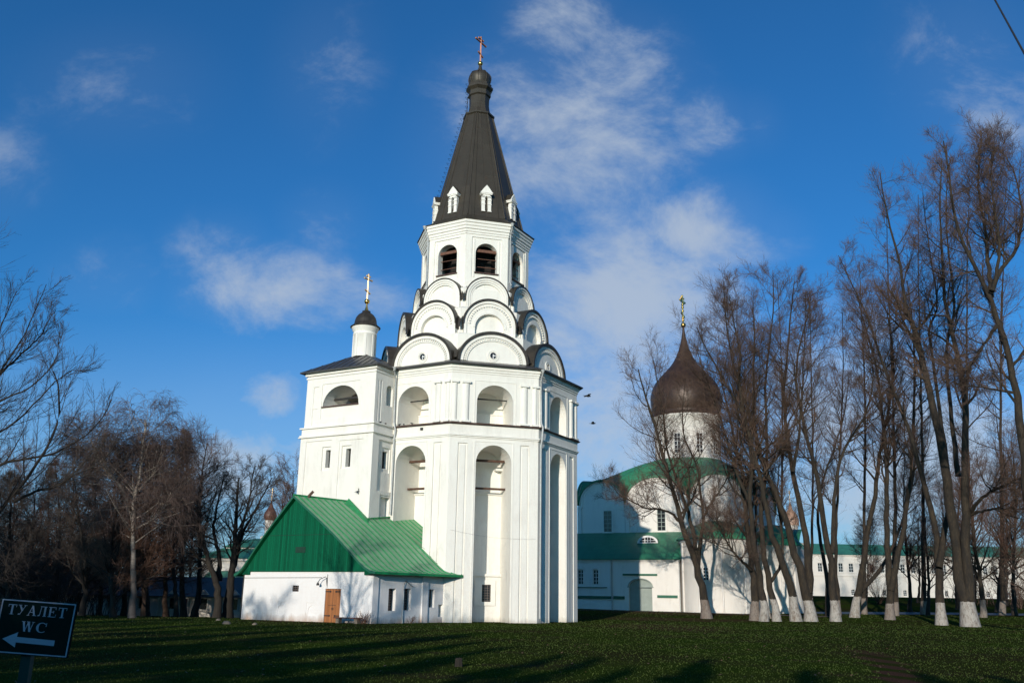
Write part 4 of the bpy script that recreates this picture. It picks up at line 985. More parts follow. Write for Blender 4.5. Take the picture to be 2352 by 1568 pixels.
for (u0, u1, w0, w1, z0, z1) in ((4.0, 11.6, -1.7, -6.0, 7.5, 9.4), (11.3, 15.1, -6.4, -11, 7.1, 9.2)):
    rows = [[CH.p(u, w0 + (w1 - w0) * k / 6, z0 + (z1 - z0) * math.sin(k / 6 * PI / 2)) for u in np.linspace(u0, u1, 6)] for k in range(7)]; b.grid(rows, False, 0, True)
b.build('lean_to_roof', 'green_church', K)
fr = Fr(CH.p(7.3, 1.86, 0), CH.t, CH.n); latwin(fr, -.28, .28, 3.5, 4.75, 0.02, K, 2, 4)
b = MB(); b.tube([CH.p(-2.97, .3, 5.5), CH.p(-2.97, .14, 5.2), CH.p(-2.97, .14, .4)], .06, 8); b.build('downpipe', 'pipe', K)
b = MB(); b.tube([CH.p(4.2, .3, 5.5), CH.p(4.2, .1, 5.1), CH.p(4.2, .1, .4)], .06, 8); b.build('downpipe', 'pipe', K)

# ================================================================== LONG TWO-STOREY BUILDING far right
LB = Fr((84.0, 230.0, 2.75), (1, .02, 0), (.02, -1, 0))
lb_l = LB.at(1840, 1300)[0]; lb_r = LB.at(2480, 1300)[0]
longb = thing('monastery_range', 'long white two-storey range with a green roof behind the right-hand limes', 'building', (84.0, 230.0, 2.75))
b = MB(); ops = []
wx = []
u = lb_l + 1.6; zt = LB.at(1935, 1273)[1]; 
zt = zt - 2.2 if zt > 9 else zt
H_ = onplane(1921, 1273, LB.n, LB.n @ LB.o)[2] - 2.75; H2 = onplane(1921, 1249, LB.n, LB.n @ LB.o)[2] - 2.75
while u < lb_r - 2:
    ops.append((u, u + 1.1, H_ - 4.1, H_ - 2.05, 0, .25)); wx.append((u, H_ - 4.1, H_ - 2.05, 1.1)); 
    if int(u / 2.6) % 2 == 0: ops.append((u + .1, u + 1.0, .7, 1.7, .35, .25)); wx.append((u + .1, .7, 2.05, .9))
    u += 2.55
b.wall(LB, lb_l, lb_r, -1, H_, 0, ops)
b.wall(Fr(LB.p(lb_l, 0, 0), (.02, -1, 0), (-1, 0, 0)), -12, 0, -1, H_, 0, [])
b.box(LB, lb_l - .2, lb_r, -.05, .16, H_ * .5, H_ * .5 + .2); b.box(LB, lb_l - .2, lb_r, -.05, .25, H_ - .25, H_)
for u_, z0, z1, ww in wx: 
    if z0 > 2: b.box(LB, u_ - .2, u_ + ww + .2, -.02, .12, z0 - .28, z0 - .1)
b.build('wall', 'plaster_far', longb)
b = MB(); b.poly([LB.p(lb_l - .5, .5, H_), LB.p(lb_r, .5, H_), LB.p(lb_r, -6, H2 + .4), LB.p(lb_l + 4, -6, H2 + .4)]); b.poly([LB.p(lb_l - .5, .5, H_), LB.p(lb_l + 4, -6, H2 + .4), LB.p(lb_l - .5, -12.5, H_)])
b.poly([LB.p(lb_l - .5, -12.5, H_), LB.p(lb_r, -12.5, H_), LB.p(lb_r, -6, H2 + .4), LB.p(lb_l + 4, -6, H2 + .4)])
b.build('roof', 'green_far', longb)
for k, (u_, z0, z1, ww) in enumerate(wx):
    latwin(LB, u_, u_ + ww, z0, z1, -.22, longb, 2, 3)
# distant belfry with a pink-gold top behind the range
q = aty(1822, 1272, 250)
bel = thing('distant_belfry', 'small distant belfry with a tent top seen between the lime trunks', 'belfry', (q[0], q[1], 0))
b = MB(); hb = q[2]; b.lathe(q, [(3.4, 0), (3.4, hb + 2.5), (3.8, hb + 2.8)], 8, sm=False); b.lathe(q, [(1.7, hb + 2.6), (1.7, hb + 7.2), (2.0, hb + 7.5)], 12)
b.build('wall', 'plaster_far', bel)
b = MB(); b.lathe(q, [(2.0, hb + 7.5), (2.1, hb + 9), (1.6, hb + 10.4), (.6, hb + 11.8), (.18, hb + 13.5)], 16); b.build('dome', simple('pinkish_dome', (.35, .20, .13), .5, .2, 3), bel)
cross((q[0], q[1], hb + 13.4), 3.4, 'pale_gold', bel, wdt=.45)

# ================================================================== DISTANT CHURCH on the left
DCX = 120.0
def dl_(px, py): return aty(px, py, DCX)
dch = thing('distant_church', 'distant white church with stepped green roofs and a brown onion dome left of the annex', 'church', (dl_(540, 1300)[0], DCX, -.4))
DF = Fr((0, DCX, 0), (1, 0, 0), (0, -1, 0))
x0 = dl_(458, 1300)[0]; x1 = dl_(640, 1300)[0]; zw = dl_(500, 1281)[2]; zr_ = dl_(540, 1258)[2]; x2 = dl_(505, 1258)[0]; zt2 = dl_(560, 1254)[2]; cx_ = dl_(592, 1200)[0]
b = MB(); b.wall(DF, x0, x1, -2, zw, 0, [(x0 + 2.2, x0 + 3.0, zw - 4.5, zw - 2.8, 0, .2), (x0 + 5.2, x0 + 6.0, zw - 4.5, zw - 2.8, 0, .2)]); b.wall(Fr((x0, DCX, 0), (0, -1, 0), (-1, 0, 0)), -14, 0, -2, zw, 0, [])
b.box(DF, x2, x1, -9, -2.5, zw, zt2); b.box(DF, x0 - .2, x1, -.1, .3, zw - .3, zw)
zd = dl_(592, 1236)[2]
b.lathe((cx_, DCX + 6), [(.95, zt2), (.95, zd + .5), (.6, zd + .7), (.6, dl_(592, 1192)[2]), (.68, dl_(592, 1190)[2] + .2)], 20)
for k in range(8):
    fr = Frang((cx_, DCX + 6, 0), k * PI / 4 - PI / 2); b.ring(fr, 0, zd + .2, .2, .25, .36, .5, .8, 1.02)
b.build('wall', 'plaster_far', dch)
b = MB()
e = .5; b.poly([DF.p(x0 - e, e, zw), DF.p(x1, e, zw), DF.p(x1, -3, zr_ + .3), DF.p(x2, -3, zr_ + .3)]); b.poly([DF.p(x0 - e, e, zw), DF.p(x2, -3, zr_ + .3), DF.p(x0 - e, -14, zw)])
rows = [[(cx_ + (x - cx_) * (1 - .85 * s), DCX + 6 + (y - 6) * (1 - .85 * s), zt2 + (zd + .3 - zt2) * math.sin(s * PI / 2)) for x, y in ((x2 - .4, 2.2), (x1, 2.2), (x1, 9.5), (x2 - .4, 9.5))] for s in [k / 8 for k in range(9)]]
b.grid(rows, True, 0, False)
zl = dl_(500, 1325)[2]; b.poly([DF.p(x0 + .5, 3.6, zl - 1.2), DF.p(x1, 3.6, zl - 1.2), DF.p(x1, .05, zl + .8), DF.p(x0 + 1.5, .05, zl + .8)])
b.build('roof', 'green_far', dch)
zo = dl_(592, 1190)[2] + .2
b = MB(); b.lathe((cx_, DCX + 6), [(.62, zo), (.80, zo + .3), (.86, zo + .65), (.78, zo + 1.05), (.52, zo + 1.5), (.28, zo + 1.9), (.12, zo + 2.35), (.05, zo + 2.7)], 20); b.build('onion_dome', simple('far_brown_dome', (.10, .045, .03), .5, .3, 2), dch)
cross((cx_, DCX + 6, zo + 2.65), 1.7, 'pale_gold', dch, wdt=.45)

# ================================================================== LOW OUTBUILDING on the left
LY = 79.0
LO = Fr((0, LY, -.4), (1, -.04, 0), (-.04, -1, 0))
def lo(px, py): q = onplane(px, py, LO.n, LO.n @ LO.o) - LO.o; return q @ LO.t, q[2]
ula = lo(-60, 1390)[0]; ulb = lo(640, 1390)[0]; hw = lo(350, 1366)[1]
low = thing('low_range', 'long low white outbuilding with a dark roof and little pointed gables behind the left trees', 'building', (-30, LY, -.4))
b = MB(); ops = []; bays = []
u = ula + 1.2
while u < ulb - 2: ops.append((u, u + .62, .95 - .3, 1.55, .25, .2)); bays.append(u); u += 2.6
b.wall(LO, ula, ulb, -1, hw, 0, ops); b.wall(Fr(LO.p(ulb, 0, 0), -LO.n, LO.t), 0, 7, -1, hw, 0, [])
for u in bays:
    b.box(LO, u - 1.02, u - .86, -.02, .16, -.5, hw - .25); b.box(LO, u - .14, u - .04, -.02, .1, .5, 1.75); b.box(LO, u + .66, u + .76, -.02, .1, .5, 1.75)
    b.prism(LO, [(u - .2, 1.8), (u + .82, 1.8), (u + .31, 2.3)], .12, -.02)
b.box(LO, ula, ulb, -.05, .14, hw - .22, hw)
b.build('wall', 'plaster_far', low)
b = MB(); zrg = hw + 1.6; b.poly([LO.p(ula, .5, hw - .05), LO.p(ulb + .3, .5, hw - .05), LO.p(ulb + .3, -3.5, zrg), LO.p(ula, -3.5, zrg)]); b.poly([LO.p(ula, -7.5, hw), LO.p(ulb + .3, -7.5, hw), LO.p(ulb + .3, -3.5, zrg), LO.p(ula, -3.5, zrg)])
b.build('roof', 'dark_roof', low)
for k, u in enumerate(bays[:40]):
    g = MB(); g.box(LO, u, u + .62, -.2, -.17, .65, 1.8); g.build('window', 'glass', low)
g = MB(); gx = lo(505, 1390)[0]; 
for dx in (0,): g.box(LO, lo(420, 1390)[0], lo(432, 1390)[0], .01, .06, 0, 1.9)
g.build('door', simple('dull_red_door', (.12, .03, .02), .7, .2, 3), low)

# ================================================================== TREES
def resample(P, R, K):
    P = np.array(P, float); R = np.array(R, float)
    L = np.concatenate([[0], np.cumsum(np.linalg.norm(np.diff(P, axis=0), axis=1))]); t = np.linspace(0, L[-1], K)
    # smooth (Catmull-like through linear + smoothing)
    Q = np.stack([np.interp(t, L, P[:, i]) for i in range(3)], 1); r = np.interp(t, L, R)
    for _ in range(3): Q[1:-1] = .25 * Q[:-2] + .5 * Q[1:-1] + .25 * Q[2:]
    return Q, r
def sample(P, R, idx, t):
    K = P.shape[1]; x = t * (K - 1); i = np.clip(x.astype(int), 0, K - 2); f = (x - i)[:, None]
    a = P[idx, i]; b_ = P[idx, i + 1]; d = b_ - a; d /= (np.linalg.norm(d, axis=1, keepdims=True) + 1e-9)
    return a + (b_ - a) * f, d, R[idx, i] * (1 - f[:, 0]) + R[idx, i + 1] * f[:, 0]
def branch(rng, P, R, n, t0, t1, lenf, ang_, up, wig, K, rr, tip, maxang=None, even=True, droop=0.0, rmin=.004):
    Np = P.shape[0]; M_ = Np * n; idx = np.repeat(np.arange(Np), n)
    if even: t = t0 + (t1 - t0) * ((np.tile(np.arange(n), Np) + rng.uniform(0, 1, M_)) / n)
    else: t = rng.uniform(t0, t1, M_)
    base, d, r = sample(P, R, idx, t)
    plen = np.linalg.norm(np.diff(P, axis=1), axis=2).sum(1)[idx]
    L = lenf(t, plen, rng, M_)
    a = np.cross(d, rng.normal(size=(M_, 3))); a /= (np.linalg.norm(a, axis=1, keepdims=True) + 1e-9)
    th = np.radians(rng.normal(ang_[0], ang_[1], M_))[:, None]
    v = d * np.cos(th) + a * np.sin(th)
    out = np.zeros((M_, K, 3)); out[:, 0] = base; st = (L / (K - 1))[:, None]
    for k in range(1, K):
        v = v + rng.normal(0, wig, (M_, 3)); v[:, 2] += up - droop * k / K; v /= np.linalg.norm(v, axis=1, keepdims=True)
        out[:, k] = out[:, k - 1] + v * st
    r0 = np.maximum(r * rr * rng.uniform(.7, 1.1, M_), rmin); s = np.linspace(0, 1, K)[None]
    rad = r0[:, None] * (1 - s) + np.maximum(r0 * tip, rmin * .7)[:, None] * s
    return out, rad
def tubes_mesh(sets, name, mats, parent, off, smooth=True):
    VV, FF, MI = [], [], []; base = 0
    for (P, R, sides, mi) in sets:
        Np, K, _ = P.shape
        d = np.empty_like(P); d[:, 1:-1] = P[:, 2:] - P[:, :-2]; d[:, 0] = P[:, 1] - P[:, 0]; d[:, -1] = P[:, -1] - P[:, -2]
        d /= (np.linalg.norm(d, axis=2, keepdims=True) + 1e-9)
        ref = np.where(np.abs(d[:, :1, 2:3]) < .85, np.array([0, 0, 1.]), np.array([1., 0, 0]))
        a = np.cross(d, np.broadcast_to(ref, d.shape)); a /= (np.linalg.norm(a, axis=2, keepdims=True) + 1e-9); c_ = np.cross(d, a)
        th = np.arange(sides) * 2 * math.pi / sides
        V = P[:, :, None, :] + R[:, :, None, None] * (a[:, :, None] * np.cos(th)[None, None, :, None] + c_[:, :, None] * np.sin(th)[None, None, :, None])
        VV.append(V.reshape(-1, 3) - off)
        i = np.arange(Np)[:, None, None] * K * sides; k = np.arange(K - 1)[None, :, None] * sides; s = np.arange(sides)[None, None]; s2 = (s + 1) % sides
        q = np.stack([i + k + s, i + k + s2, i + k + sides + s2, i + k + sides + s], -1).reshape(-1, 4) + base
        FF.append(q); MI.append(np.full(len(q), mi)); base += Np * K * sides
    V = np.concatenate(VV); Q = np.concatenate(FF); MI = np.concatenate(MI)
    me = bpy.data.meshes.new(name); me.vertices.add(len(V)); me.vertices.foreach_set('co', V.ravel())
    me.loops.add(len(Q) * 4); me.loops.foreach_set('vertex_index', Q.ravel().astype(np.int32))
    me.polygons.add(len(Q)); me.polygons.foreach_set('loop_start', np.arange(len(Q), dtype=np.int32) * 4)
    try: me.polygons.foreach_set('loop_total', np.full(len(Q), 4, np.int32))
    except Exception: pass
    for m in mats: me.materials.append(M[m])
    me.polygons.foreach_set('material_index', MI.astype(np.int32)); me.polygons.foreach_set('use_smooth', np.full(len(Q), smooth))
    me.update(calc_edges=True); me.validate()
    o = bpy.data.objects.new(name, me); COL.objects.link(o); o.parent = parent; return o

def make_tree(label, stems, seed, style='lime', group=None, cat='tree', trunk_m='bark_white', twig_m='twig', dens=1.0, name=None):
    """stems: list of (points, r0, r1, t_first_branch, limb_len). points are metres."""
    rng = np.random.default_rng(seed)
    base = np.array(stems[0][0][0], float)
    root = thing(name or {'lime': 'lime_tree', 'birch': 'birch_tree', 'larch': 'larch_tree', 'bushy': 'bare_tree', 'near': 'bare_tree'}[style], label, cat, tuple(base), group)
    Ps, Rs, T0, LL = [], [], [], []
    for (pts, r0, r1, tb, ll) in stems:
        pts = [np.array(p, float) for p in pts]; K = 26
        L = np.concatenate([[0], np.cumsum([np.linalg.norm(pts[i + 1] - pts[i]) for i in range(len(pts) - 1)])]); f = L / L[-1]
        r = r0 * .90 + (r1 - r0 * .90) * f ** (.62 if style == 'lime' else .72)
        Q, rr = resample(pts, r, K)
        Q[1:] += rng.normal(0, .035, (K - 1, 3)) * (rr[1:, None] / .2 + .3)
        Ps.append(Q); Rs.append(rr); T0.append(tb); LL.append(ll)
    P0 = np.stack(Ps); R0 = np.stack(Rs)
    # root flare on stems that reach the ground
    for i in range(len(Ps)):
        if Ps[i][0][2] < base[2] + .4:
            R0[i, 0] *= 1.45; R0[i, 1] *= 1.05; P0[i, 0, 2] -= .35
    sets = [(P0, R0, 12, 0)]
    crown = []; limbsP, limbsR = [], []
    for i in range(len(Ps)):
        p = P0[i:i + 1]; r = R0[i:i + 1]; ll = LL[i]
        if style == 'lime':
            n = int(27 * dens)
            P1, R1 = branch(rng, p, r, n, T0[i], .99, lambda t, pl, g, m: ll * 1.5 * (1.0 - .50 * ((t - T0[i]) / (1 - T0[i])) ** 1.3) * g.uniform(.45, 1.2, m), (50, 13), .085, .10, 11, .56, .16, rmin=.010)
        elif style == 'birch':
            n = int(36 * dens)
            P1, R1 = branch(rng, p, r, n, T0[i], .99, lambda t, pl, g, m: ll * (1.05 - .55 * ((t - T0[i]) / (1 - T0[i]))) * g.uniform(.6, 1.15, m), (52, 10), .05, .09, 10, .38, .2, rmin=.010)
        elif style == 'larch':
            n = int(74 * dens)
            P1, R1 = branch(rng, p, r, n, T0[i], 1.0, lambda t, pl, g, m: ll * (1.08 - ((t - T0[i]) / (1 - T0[i])) ** 1.2) * g.uniform(.7, 1.1, m), (70, 9), .035, .05, 8, .28, .2, rmin=.011)
        elif style == 'near':
            n = int(20 * dens)
            P1, R1 = branch(rng, p, r, n, T0[i], .99, lambda t, pl, g, m: ll * 1.25 * (1.1 - .5 * ((t - T0[i]) / (1 - T0[i]))) * g.uniform(.5, 1.2, m), (34, 10), .05, .05, 10, .45, .2, rmin=.006)
        else:
            n = int(20 * dens)
            P1, R1 = branch(rng, p, r, n, T0[i], .99, lambda t, pl, g, m: ll * (1.1 - .5 * ((t - T0[i]) / (1 - T0[i]))) * g.uniform(.5, 1.15, m), (46, 14), .06, .10, 10, .48, .2, rmin=.010)
        limbsP.append(P1); limbsR.append(R1)
    P1 = np.concatenate(limbsP); R1 = np.concatenate(limbsR)
    if style == 'lime':
        P2, R2 = branch(rng, P1, R1, 9, .15, 1.0, lambda t, pl, g, m: pl * .55 * (1.1 - .6 * t) * g.uniform(.4, 1.2, m), (42, 12), .075, .11, 7, .62, .30, rmin=.0085)
        P3, R3 = branch(rng, P2, R2, 6, .15, 1.0, lambda t, pl, g, m: (pl * .50 + .15) * g.uniform(.5, 1.3, m), (38, 12), .07, .12, 5, .62, .5, rmin=.0068)
        P4, R4 = branch(rng, P3, R3, 3, .15, 1.0, lambda t, pl, g, m: (pl * .42 + .15) * g.uniform(.5, 1.4, m), (36, 12), .08, .12, 3, .8, .6, rmin=.005)
        P5, R5 = branch(rng, P0, R0, 15, .14, .8, lambda t, pl, g, m: g.uniform(.6, 2.4, m), (55, 16), .12, .16, 6, .08, .4, rmin=.007)
        P6, R6 = branch(rng, P5, R5, 5, .2, 1.0, lambda t, pl, g, m: pl * .5 * g.uniform(.5, 1.2, m), (38, 12), .1, .14, 4, .7, .5, rmin=.005)
        sets2 = [(P2, R2, 4, 0), (P3, R3, 3, 0), (P4, R4, 3, 0), (P5, R5, 3, 0), (P6, R6, 3, 0)]
    elif style == 'near':
        P2, R2 = branch(rng, P1, R1, 8, .12, .95, lambda t, pl, g, m: pl * .55 * (1.1 - .5 * t) * g.uniform(.5, 1.2, m), (32, 9), .04, .05, 8, .6, .3, rmin=.0042)
        P3, R3 = branch(rng, P2, R2, 5, .2, .95, lambda t, pl, g, m: pl * .5 * g.uniform(.5, 1.3, m), (30, 9), .05, .06, 5, .7, .5, rmin=.0032)
        sets2 = [(P2, R2, 4, 0), (P3, R3, 3, 0)]
    elif style == 'birch':
        P2, R2 = branch(rng, P1, R1, 8, .25, 1.0, lambda t, pl, g, m: pl * .46 * (1.1 - .5 * t) * g.uniform(.5, 1.2, m), (40, 12), .0, .12, 6, .55, .3, rmin=.009, droop=.10)
        P3, R3 = branch(rng, P2, R2, 6, .2, 1.0, lambda t, pl, g, m: (pl * .45 + .4) * g.uniform(.6, 1.3, m), (40, 14), -.08, .10, 6, .6, .5, rmin=.0075, droop=.25)
        P4, R4 = branch(rng, P3, R3, 3, .2, 1.0, lambda t, pl, g, m: (pl * .4 + .15) * g.uniform(.5, 1.3, m), (32, 14), -.12, .10, 4, .8, .6, rmin=.006, droop=.2)
        sets2 = [(P2, R2, 4, 0), (P3, R3, 3, 0), (P4, R4, 3, 0)]
    elif style == 'larch':
        P2, R2 = branch(rng, P1, R1, 13, .08, 1.0, lambda t, pl, g, m: (pl * .34 * (1.15 - .6 * t) + .15) * g.uniform(.6, 1.2, m), (50, 14), .03, .10, 5, .5, .5, rmin=.009)
        P3, R3 = branch(rng, P2, R2, 7, .1, 1.0, lambda t, pl, g, m: (pl * .42 + .12) * g.uniform(.5, 1.3, m), (48, 16), .02, .12, 3, .8, .6, rmin=.008)
        sets2 = [(P2, R2, 3, 0), (P3, R3, 3, 0)]
    else:
        P2, R2 = branch(rng, P1, R1, 8, .2, 1.0, lambda t, pl, g, m: pl * .50 * (1.1 - .5 * t) * g.uniform(.5, 1.2, m), (36, 14), .04, .12, 7, .60, .3, rmin=.009)
        P3, R3 = branch(rng, P2, R2, 6, .2, 1.0, lambda t, pl, g, m: (pl * .5 + .1) * g.uniform(.5, 1.3, m), (36, 14), .05, .14, 5, .6, .45, rmin=.0065)
        P4, R4 = branch(rng, P3, R3, 3, .2, 1.0, lambda t, pl, g, m: (pl * .4 + .1) * g.uniform(.5, 1.3, m), (38, 14), .06, .14, 4, .7, .6, rmin=.005)
        sets2 = [(P2, R2, 4, 0), (P3, R3, 3, 0), (P4, R4, 3, 0)]
    off = base
    tr = tubes_mesh(sets, 'trunk', [trunk_m], root, off)
    tubes_mesh([(P1, R1, 6, 0)] , 'limbs', [trunk_m], root, off)
    tubes_mesh(sets2, 'crown', [twig_m], root, off, False)
    return root

def gA(a, b_): return ((2150 + a / 1.2062) * .64474, (950 + b_ / 1.2062) * .64474)
def gB(a, b_): return ((2900 + a / 1.2059) * .64474, (950 + b_ / 1.2059) * .64474)
def gU(a, b_): return ((2900 + a / 1.96) * .64474, (400 + b_ / 1.96) * .64474)
def gL(a, b_): return ((150 + a / 1.742) * .64474, (1350 + b_ / 1.742) * .64474)
def g6(a, b_): return (a / 1.7418 * .64474, (1000 + b_ / 1.7418) * .64474)
def trace(pts, y, lean=0.0, ground=False, seed=0):
    """photo points of one stem, standing y metres away, leaning `lean` metres in depth by its tip"""
    out = []; n = len(pts)
    for i, p in enumerate(pts): out.append(aty(p[0], p[1], y + lean * i / max(1, n - 1)))
    if ground: out[0] = np.array([out[0][0], out[0][1], float(gz(out[0][0], out[0][1]))])
    return out
G_R = 'whitewashed limes in the row on the right'
# ---- lime row (stems traced as seen, each at the distance of its foot)
def foot(px, py): return onground(px, py)[1]
y1 = foot(*gA(445, 1510))
make_tree('lone lime in front of the cathedral apse, forking low into several thin leaders', [
    (trace([gA(*p) for p in ((445, 1512), (432, 1400), (402, 1285), (370, 1195), (335, 1090), (300, 970), (268, 860), (235, 740), (205, 620), (165, 520), (150, 440))], y1, -2, True), .46, .05, .35, 3.6),
    (trace([gA(*p) for p in ((400, 1280), (392, 1180), (372, 1080), (345, 1000), (305, 880), (265, 780), (262, 640), (230, 500), (215, 400))], y1, 2), .26, .03, .3, 3.2),
    (trace([gA(*p) for p in ((405, 1290), (418, 1170), (435, 1060), (410, 960), (412, 860), (350, 760), (335, 640), (350, 500))], y1, 1), .24, .03, .25, 3.4),
    (trace([gA(*p) for p in ((330, 1095), (290, 1055), (240, 1038), (190, 1042), (130, 1010), (70, 985), (30, 930))], y1, -3), .15, .03, .2, 2.6),
    (trace([gA(*p) for p in ((425, 1080), (470, 1000), (520, 930), (560, 850), (520, 760))], y1, 2), .13, .03, .2, 2.6)], 11, group=G_R, trunk_m='bark_white2', dens=.75)
y2 = foot(*gA(650, 1500))
make_tree('dark lime leaning left, its foot half hidden behind two thinner whitewashed trunks', [
    (trace([gA(*p) for p in ((650, 1502), (652, 1400), (642, 1300), (622, 1180), (612, 1050), (600, 900), (560, 740), (540, 640), (520, 540), (500, 460))], y2 - 8, 3, True), .44, .05, .3, 3.6),
    (trace([gA(*p) for p in ((635, 1300), (590, 1260), (545, 1210), (510, 1140), (480, 1080))], y2 - 8, -3), .17, .03, .25, 2.8)], 12, group=G_R, trunk_m='bark_white2')
y3 = foot(*gA(688, 1522))
make_tree('slim whitewashed lime, first bright white foot right of the dark leaning trunk', [
    (trace([gA(*p) for p in ((688, 1524), (682, 1420), (660, 1280), (640, 1150), (622, 1000), (640, 820), (640, 640), (590, 520), (545, 400), (530, 260), (520, 150), (515, 60))], y3, -1, True), .37, .035, .38, 3.8),
    (trace([gA(*p) for p in ((622, 1000), (560, 860), (520, 700), (470, 560), (430, 450), (390, 330))], y3, 2), .17, .03, .2, 3.2)], 13, group=G_R)
y4 = foot(*gA(745, 1522))
make_tree('slender lime bent to the left with a narrow clean white foot', [
    (trace([gA(*p) for p in ((746, 1524), (732, 1410), (700, 1300), (682, 1190), (672, 1050), (700, 900), (705, 740), (690, 560), (700, 420), (720, 300), (735, 150), (728, 30))], y4, 2, True), .35, .035, .38, 3.8),
    (trace([gA(*p) for p in ((720, 1350), (760, 1290), (775, 1200), (760, 1100), (745, 980), (760, 800))], y4 + 2, 2), .18, .03, .35, 3.0)], 14, group=G_R)
y4b = y4 + 5
make_tree('thin dark lime squeezed between the two slim whitewashed ones', [
    (trace([gA(*p) for p in ((712, 1500), (690, 1400), (655, 1290), (650, 1150), (660, 960), (620, 760), (600, 560), (610, 380))], y4b, 1, True), .24, .03, .4, 3.2)], 15, group=G_R)
y5 = foot(*gA(828, 1522))
make_tree('lime with a long smooth trunk sweeping left towards the onion dome', [
    (trace([gA(*p) for p in ((830, 1524), (812, 1400), (790, 1310), (752, 1230), (715, 1130), (700, 1040), (690, 960), (655, 860), (630, 740), (600, 615), (540, 530), (490, 440), (440, 360), (400, 260))], y5, -3, True), .46, .04, .42, 3.8),
    (trace([gA(*p) for p in ((600, 620), (580, 500), (590, 380), (560, 240), (540, 120))], y5 - 2, 0), .18, .03, .15, 3.2)], 16, group=G_R)
y6 = foot(*gA(890, 1522))
make_tree('stout lime with broad split white foot, near the left end of the long range', [
    (trace([gA(*p) for p in ((892, 1526), (868, 1370), (832, 1250), (795, 1130), (760, 1020), (705, 900), (665, 790), (640, 680), (650, 560), (640, 420), (655, 300), (640, 170))], y6, -2, True), .52, .04, .42, 3.6),
    (trace([gA(*p) for p in ((880, 1400), (882, 1260), (862, 1110), (832, 980), (812, 880), (790, 740), (770, 560), (790, 400), (800, 260), (810, 120), (820, 60))], y6 + 1.2, 2), .42, .04, .38, 3.9),
    (trace([gA(*p) for p in ((812, 880), (840, 740), (850, 600), (860, 440), (865, 280), (868, 120))], y6 + 1.2, 0), .18, .03, .2, 3.2)], 17, group=G_R)
y7 = foot(*gB(93, 1522))
make_tree('knobbly lime with a bright white foot standing before the lit range wall', [
    (trace([gB(*p) for p in ((93, 1524), (90, 1400), (66, 1260), (45, 1130), (25, 980), (8, 860))] + [gA(*p) for p in ((905, 860), (870, 720), (848, 610), (818, 500), (830, 360), (880, 230), (890, 130))], y7, 1, True), .43, .04, .42, 3.8),
    (trace([gB(*p) for p in ((80, 1230), (85, 1080), (92, 930), (118, 800), (150, 740), (200, 680), (240, 600), (260, 460), (230, 330), (200, 220))], y7, 3), .26, .03, .35, 3.3)], 18, group=G_R)
make_tree('dark thin lime just behind the knobbly one, without whitewash', [
    (trace([gB(*p) for p in ((62, 1500), (60, 1350), (30, 1210), (10, 1060), (40, 900), (90, 780), (130, 640), (150, 480))], y7 + 9, 2, True), .30, .03, .4, 3.4)], 19, trunk_m='bark')
y8 = foot(*gB(175, 1505))
y8 = min(y8, 88)
make_tree('lime forked low like a V, its left stem leaning right and up', [
    (trace([gB(*p) for p in ((172, 1508), (192, 1400), (208, 1300), (222, 1190), (245, 1050), (275, 880), (295, 740), (318, 620), (345, 480), (340, 350), (318, 220), (290, 100))], y8, -2, True), .42, .04, .40, 3.8),
    (trace([gB(*p) for p in ((200, 1395), (240, 1350), (285, 1300), (320, 1250), (345, 1180), (390, 1060), (430, 900), (440, 740))], y8, 3), .27, .03, .55, 3.2)], 20, group=G_R)
y9 = min(foot(*gB(325, 1505)), 84)
make_tree('twin-stemmed lime with a brownish worn foot, right of the V-forked one', [
    (trace([gB(*p) for p in ((325, 1508), (325, 1370), (316, 1220), (312, 1060), (312, 900), (305, 740), (285, 560), (268, 420), (240, 320), (200, 200), (180, 90))], y9, 2, True), .42, .04, .36, 3.8),
    (trace([gB(*p) for p in ((330, 1390), (362, 1240), (400, 1050), (418, 880), (430, 700), (430, 540), (435, 380), (420, 220), (400, 60))] , y9, -2), .36, .04, .32, 3.8)], 21, group=G_R, trunk_m='bark_white2')
y10 = foot(*gB(548, 1538))
make_tree('tall dark lime with a narrow greyish white foot beside the stoutest trunk', [
    (trace([gB(*p) for p in ((548, 1540), (546, 1420), (536, 1300), (530, 1180), (512, 1040), (472, 925), (432, 800), (402, 690), (372, 600), (338, 520), (292, 430), (262, 340))] + [gU(*p) for p in ((430, 1500), (330, 1340), (240, 1150), (170, 1000))], y10, 4, True), .43, .03, .5, 3.6),
    (trace([gB(*p) for p in ((537, 1290), (560, 1180), (578, 1040), (585, 900), (560, 760), (540, 600), (520, 480), (500, 340), (470, 200))] + [gU(*p) for p in ((880, 1500), (860, 1250), (800, 950), (770, 700), (760, 560))], y10, 2), .30, .03, .40, 3.6)], 22, group=G_R)
y11 = foot(*gB(675, 1545))
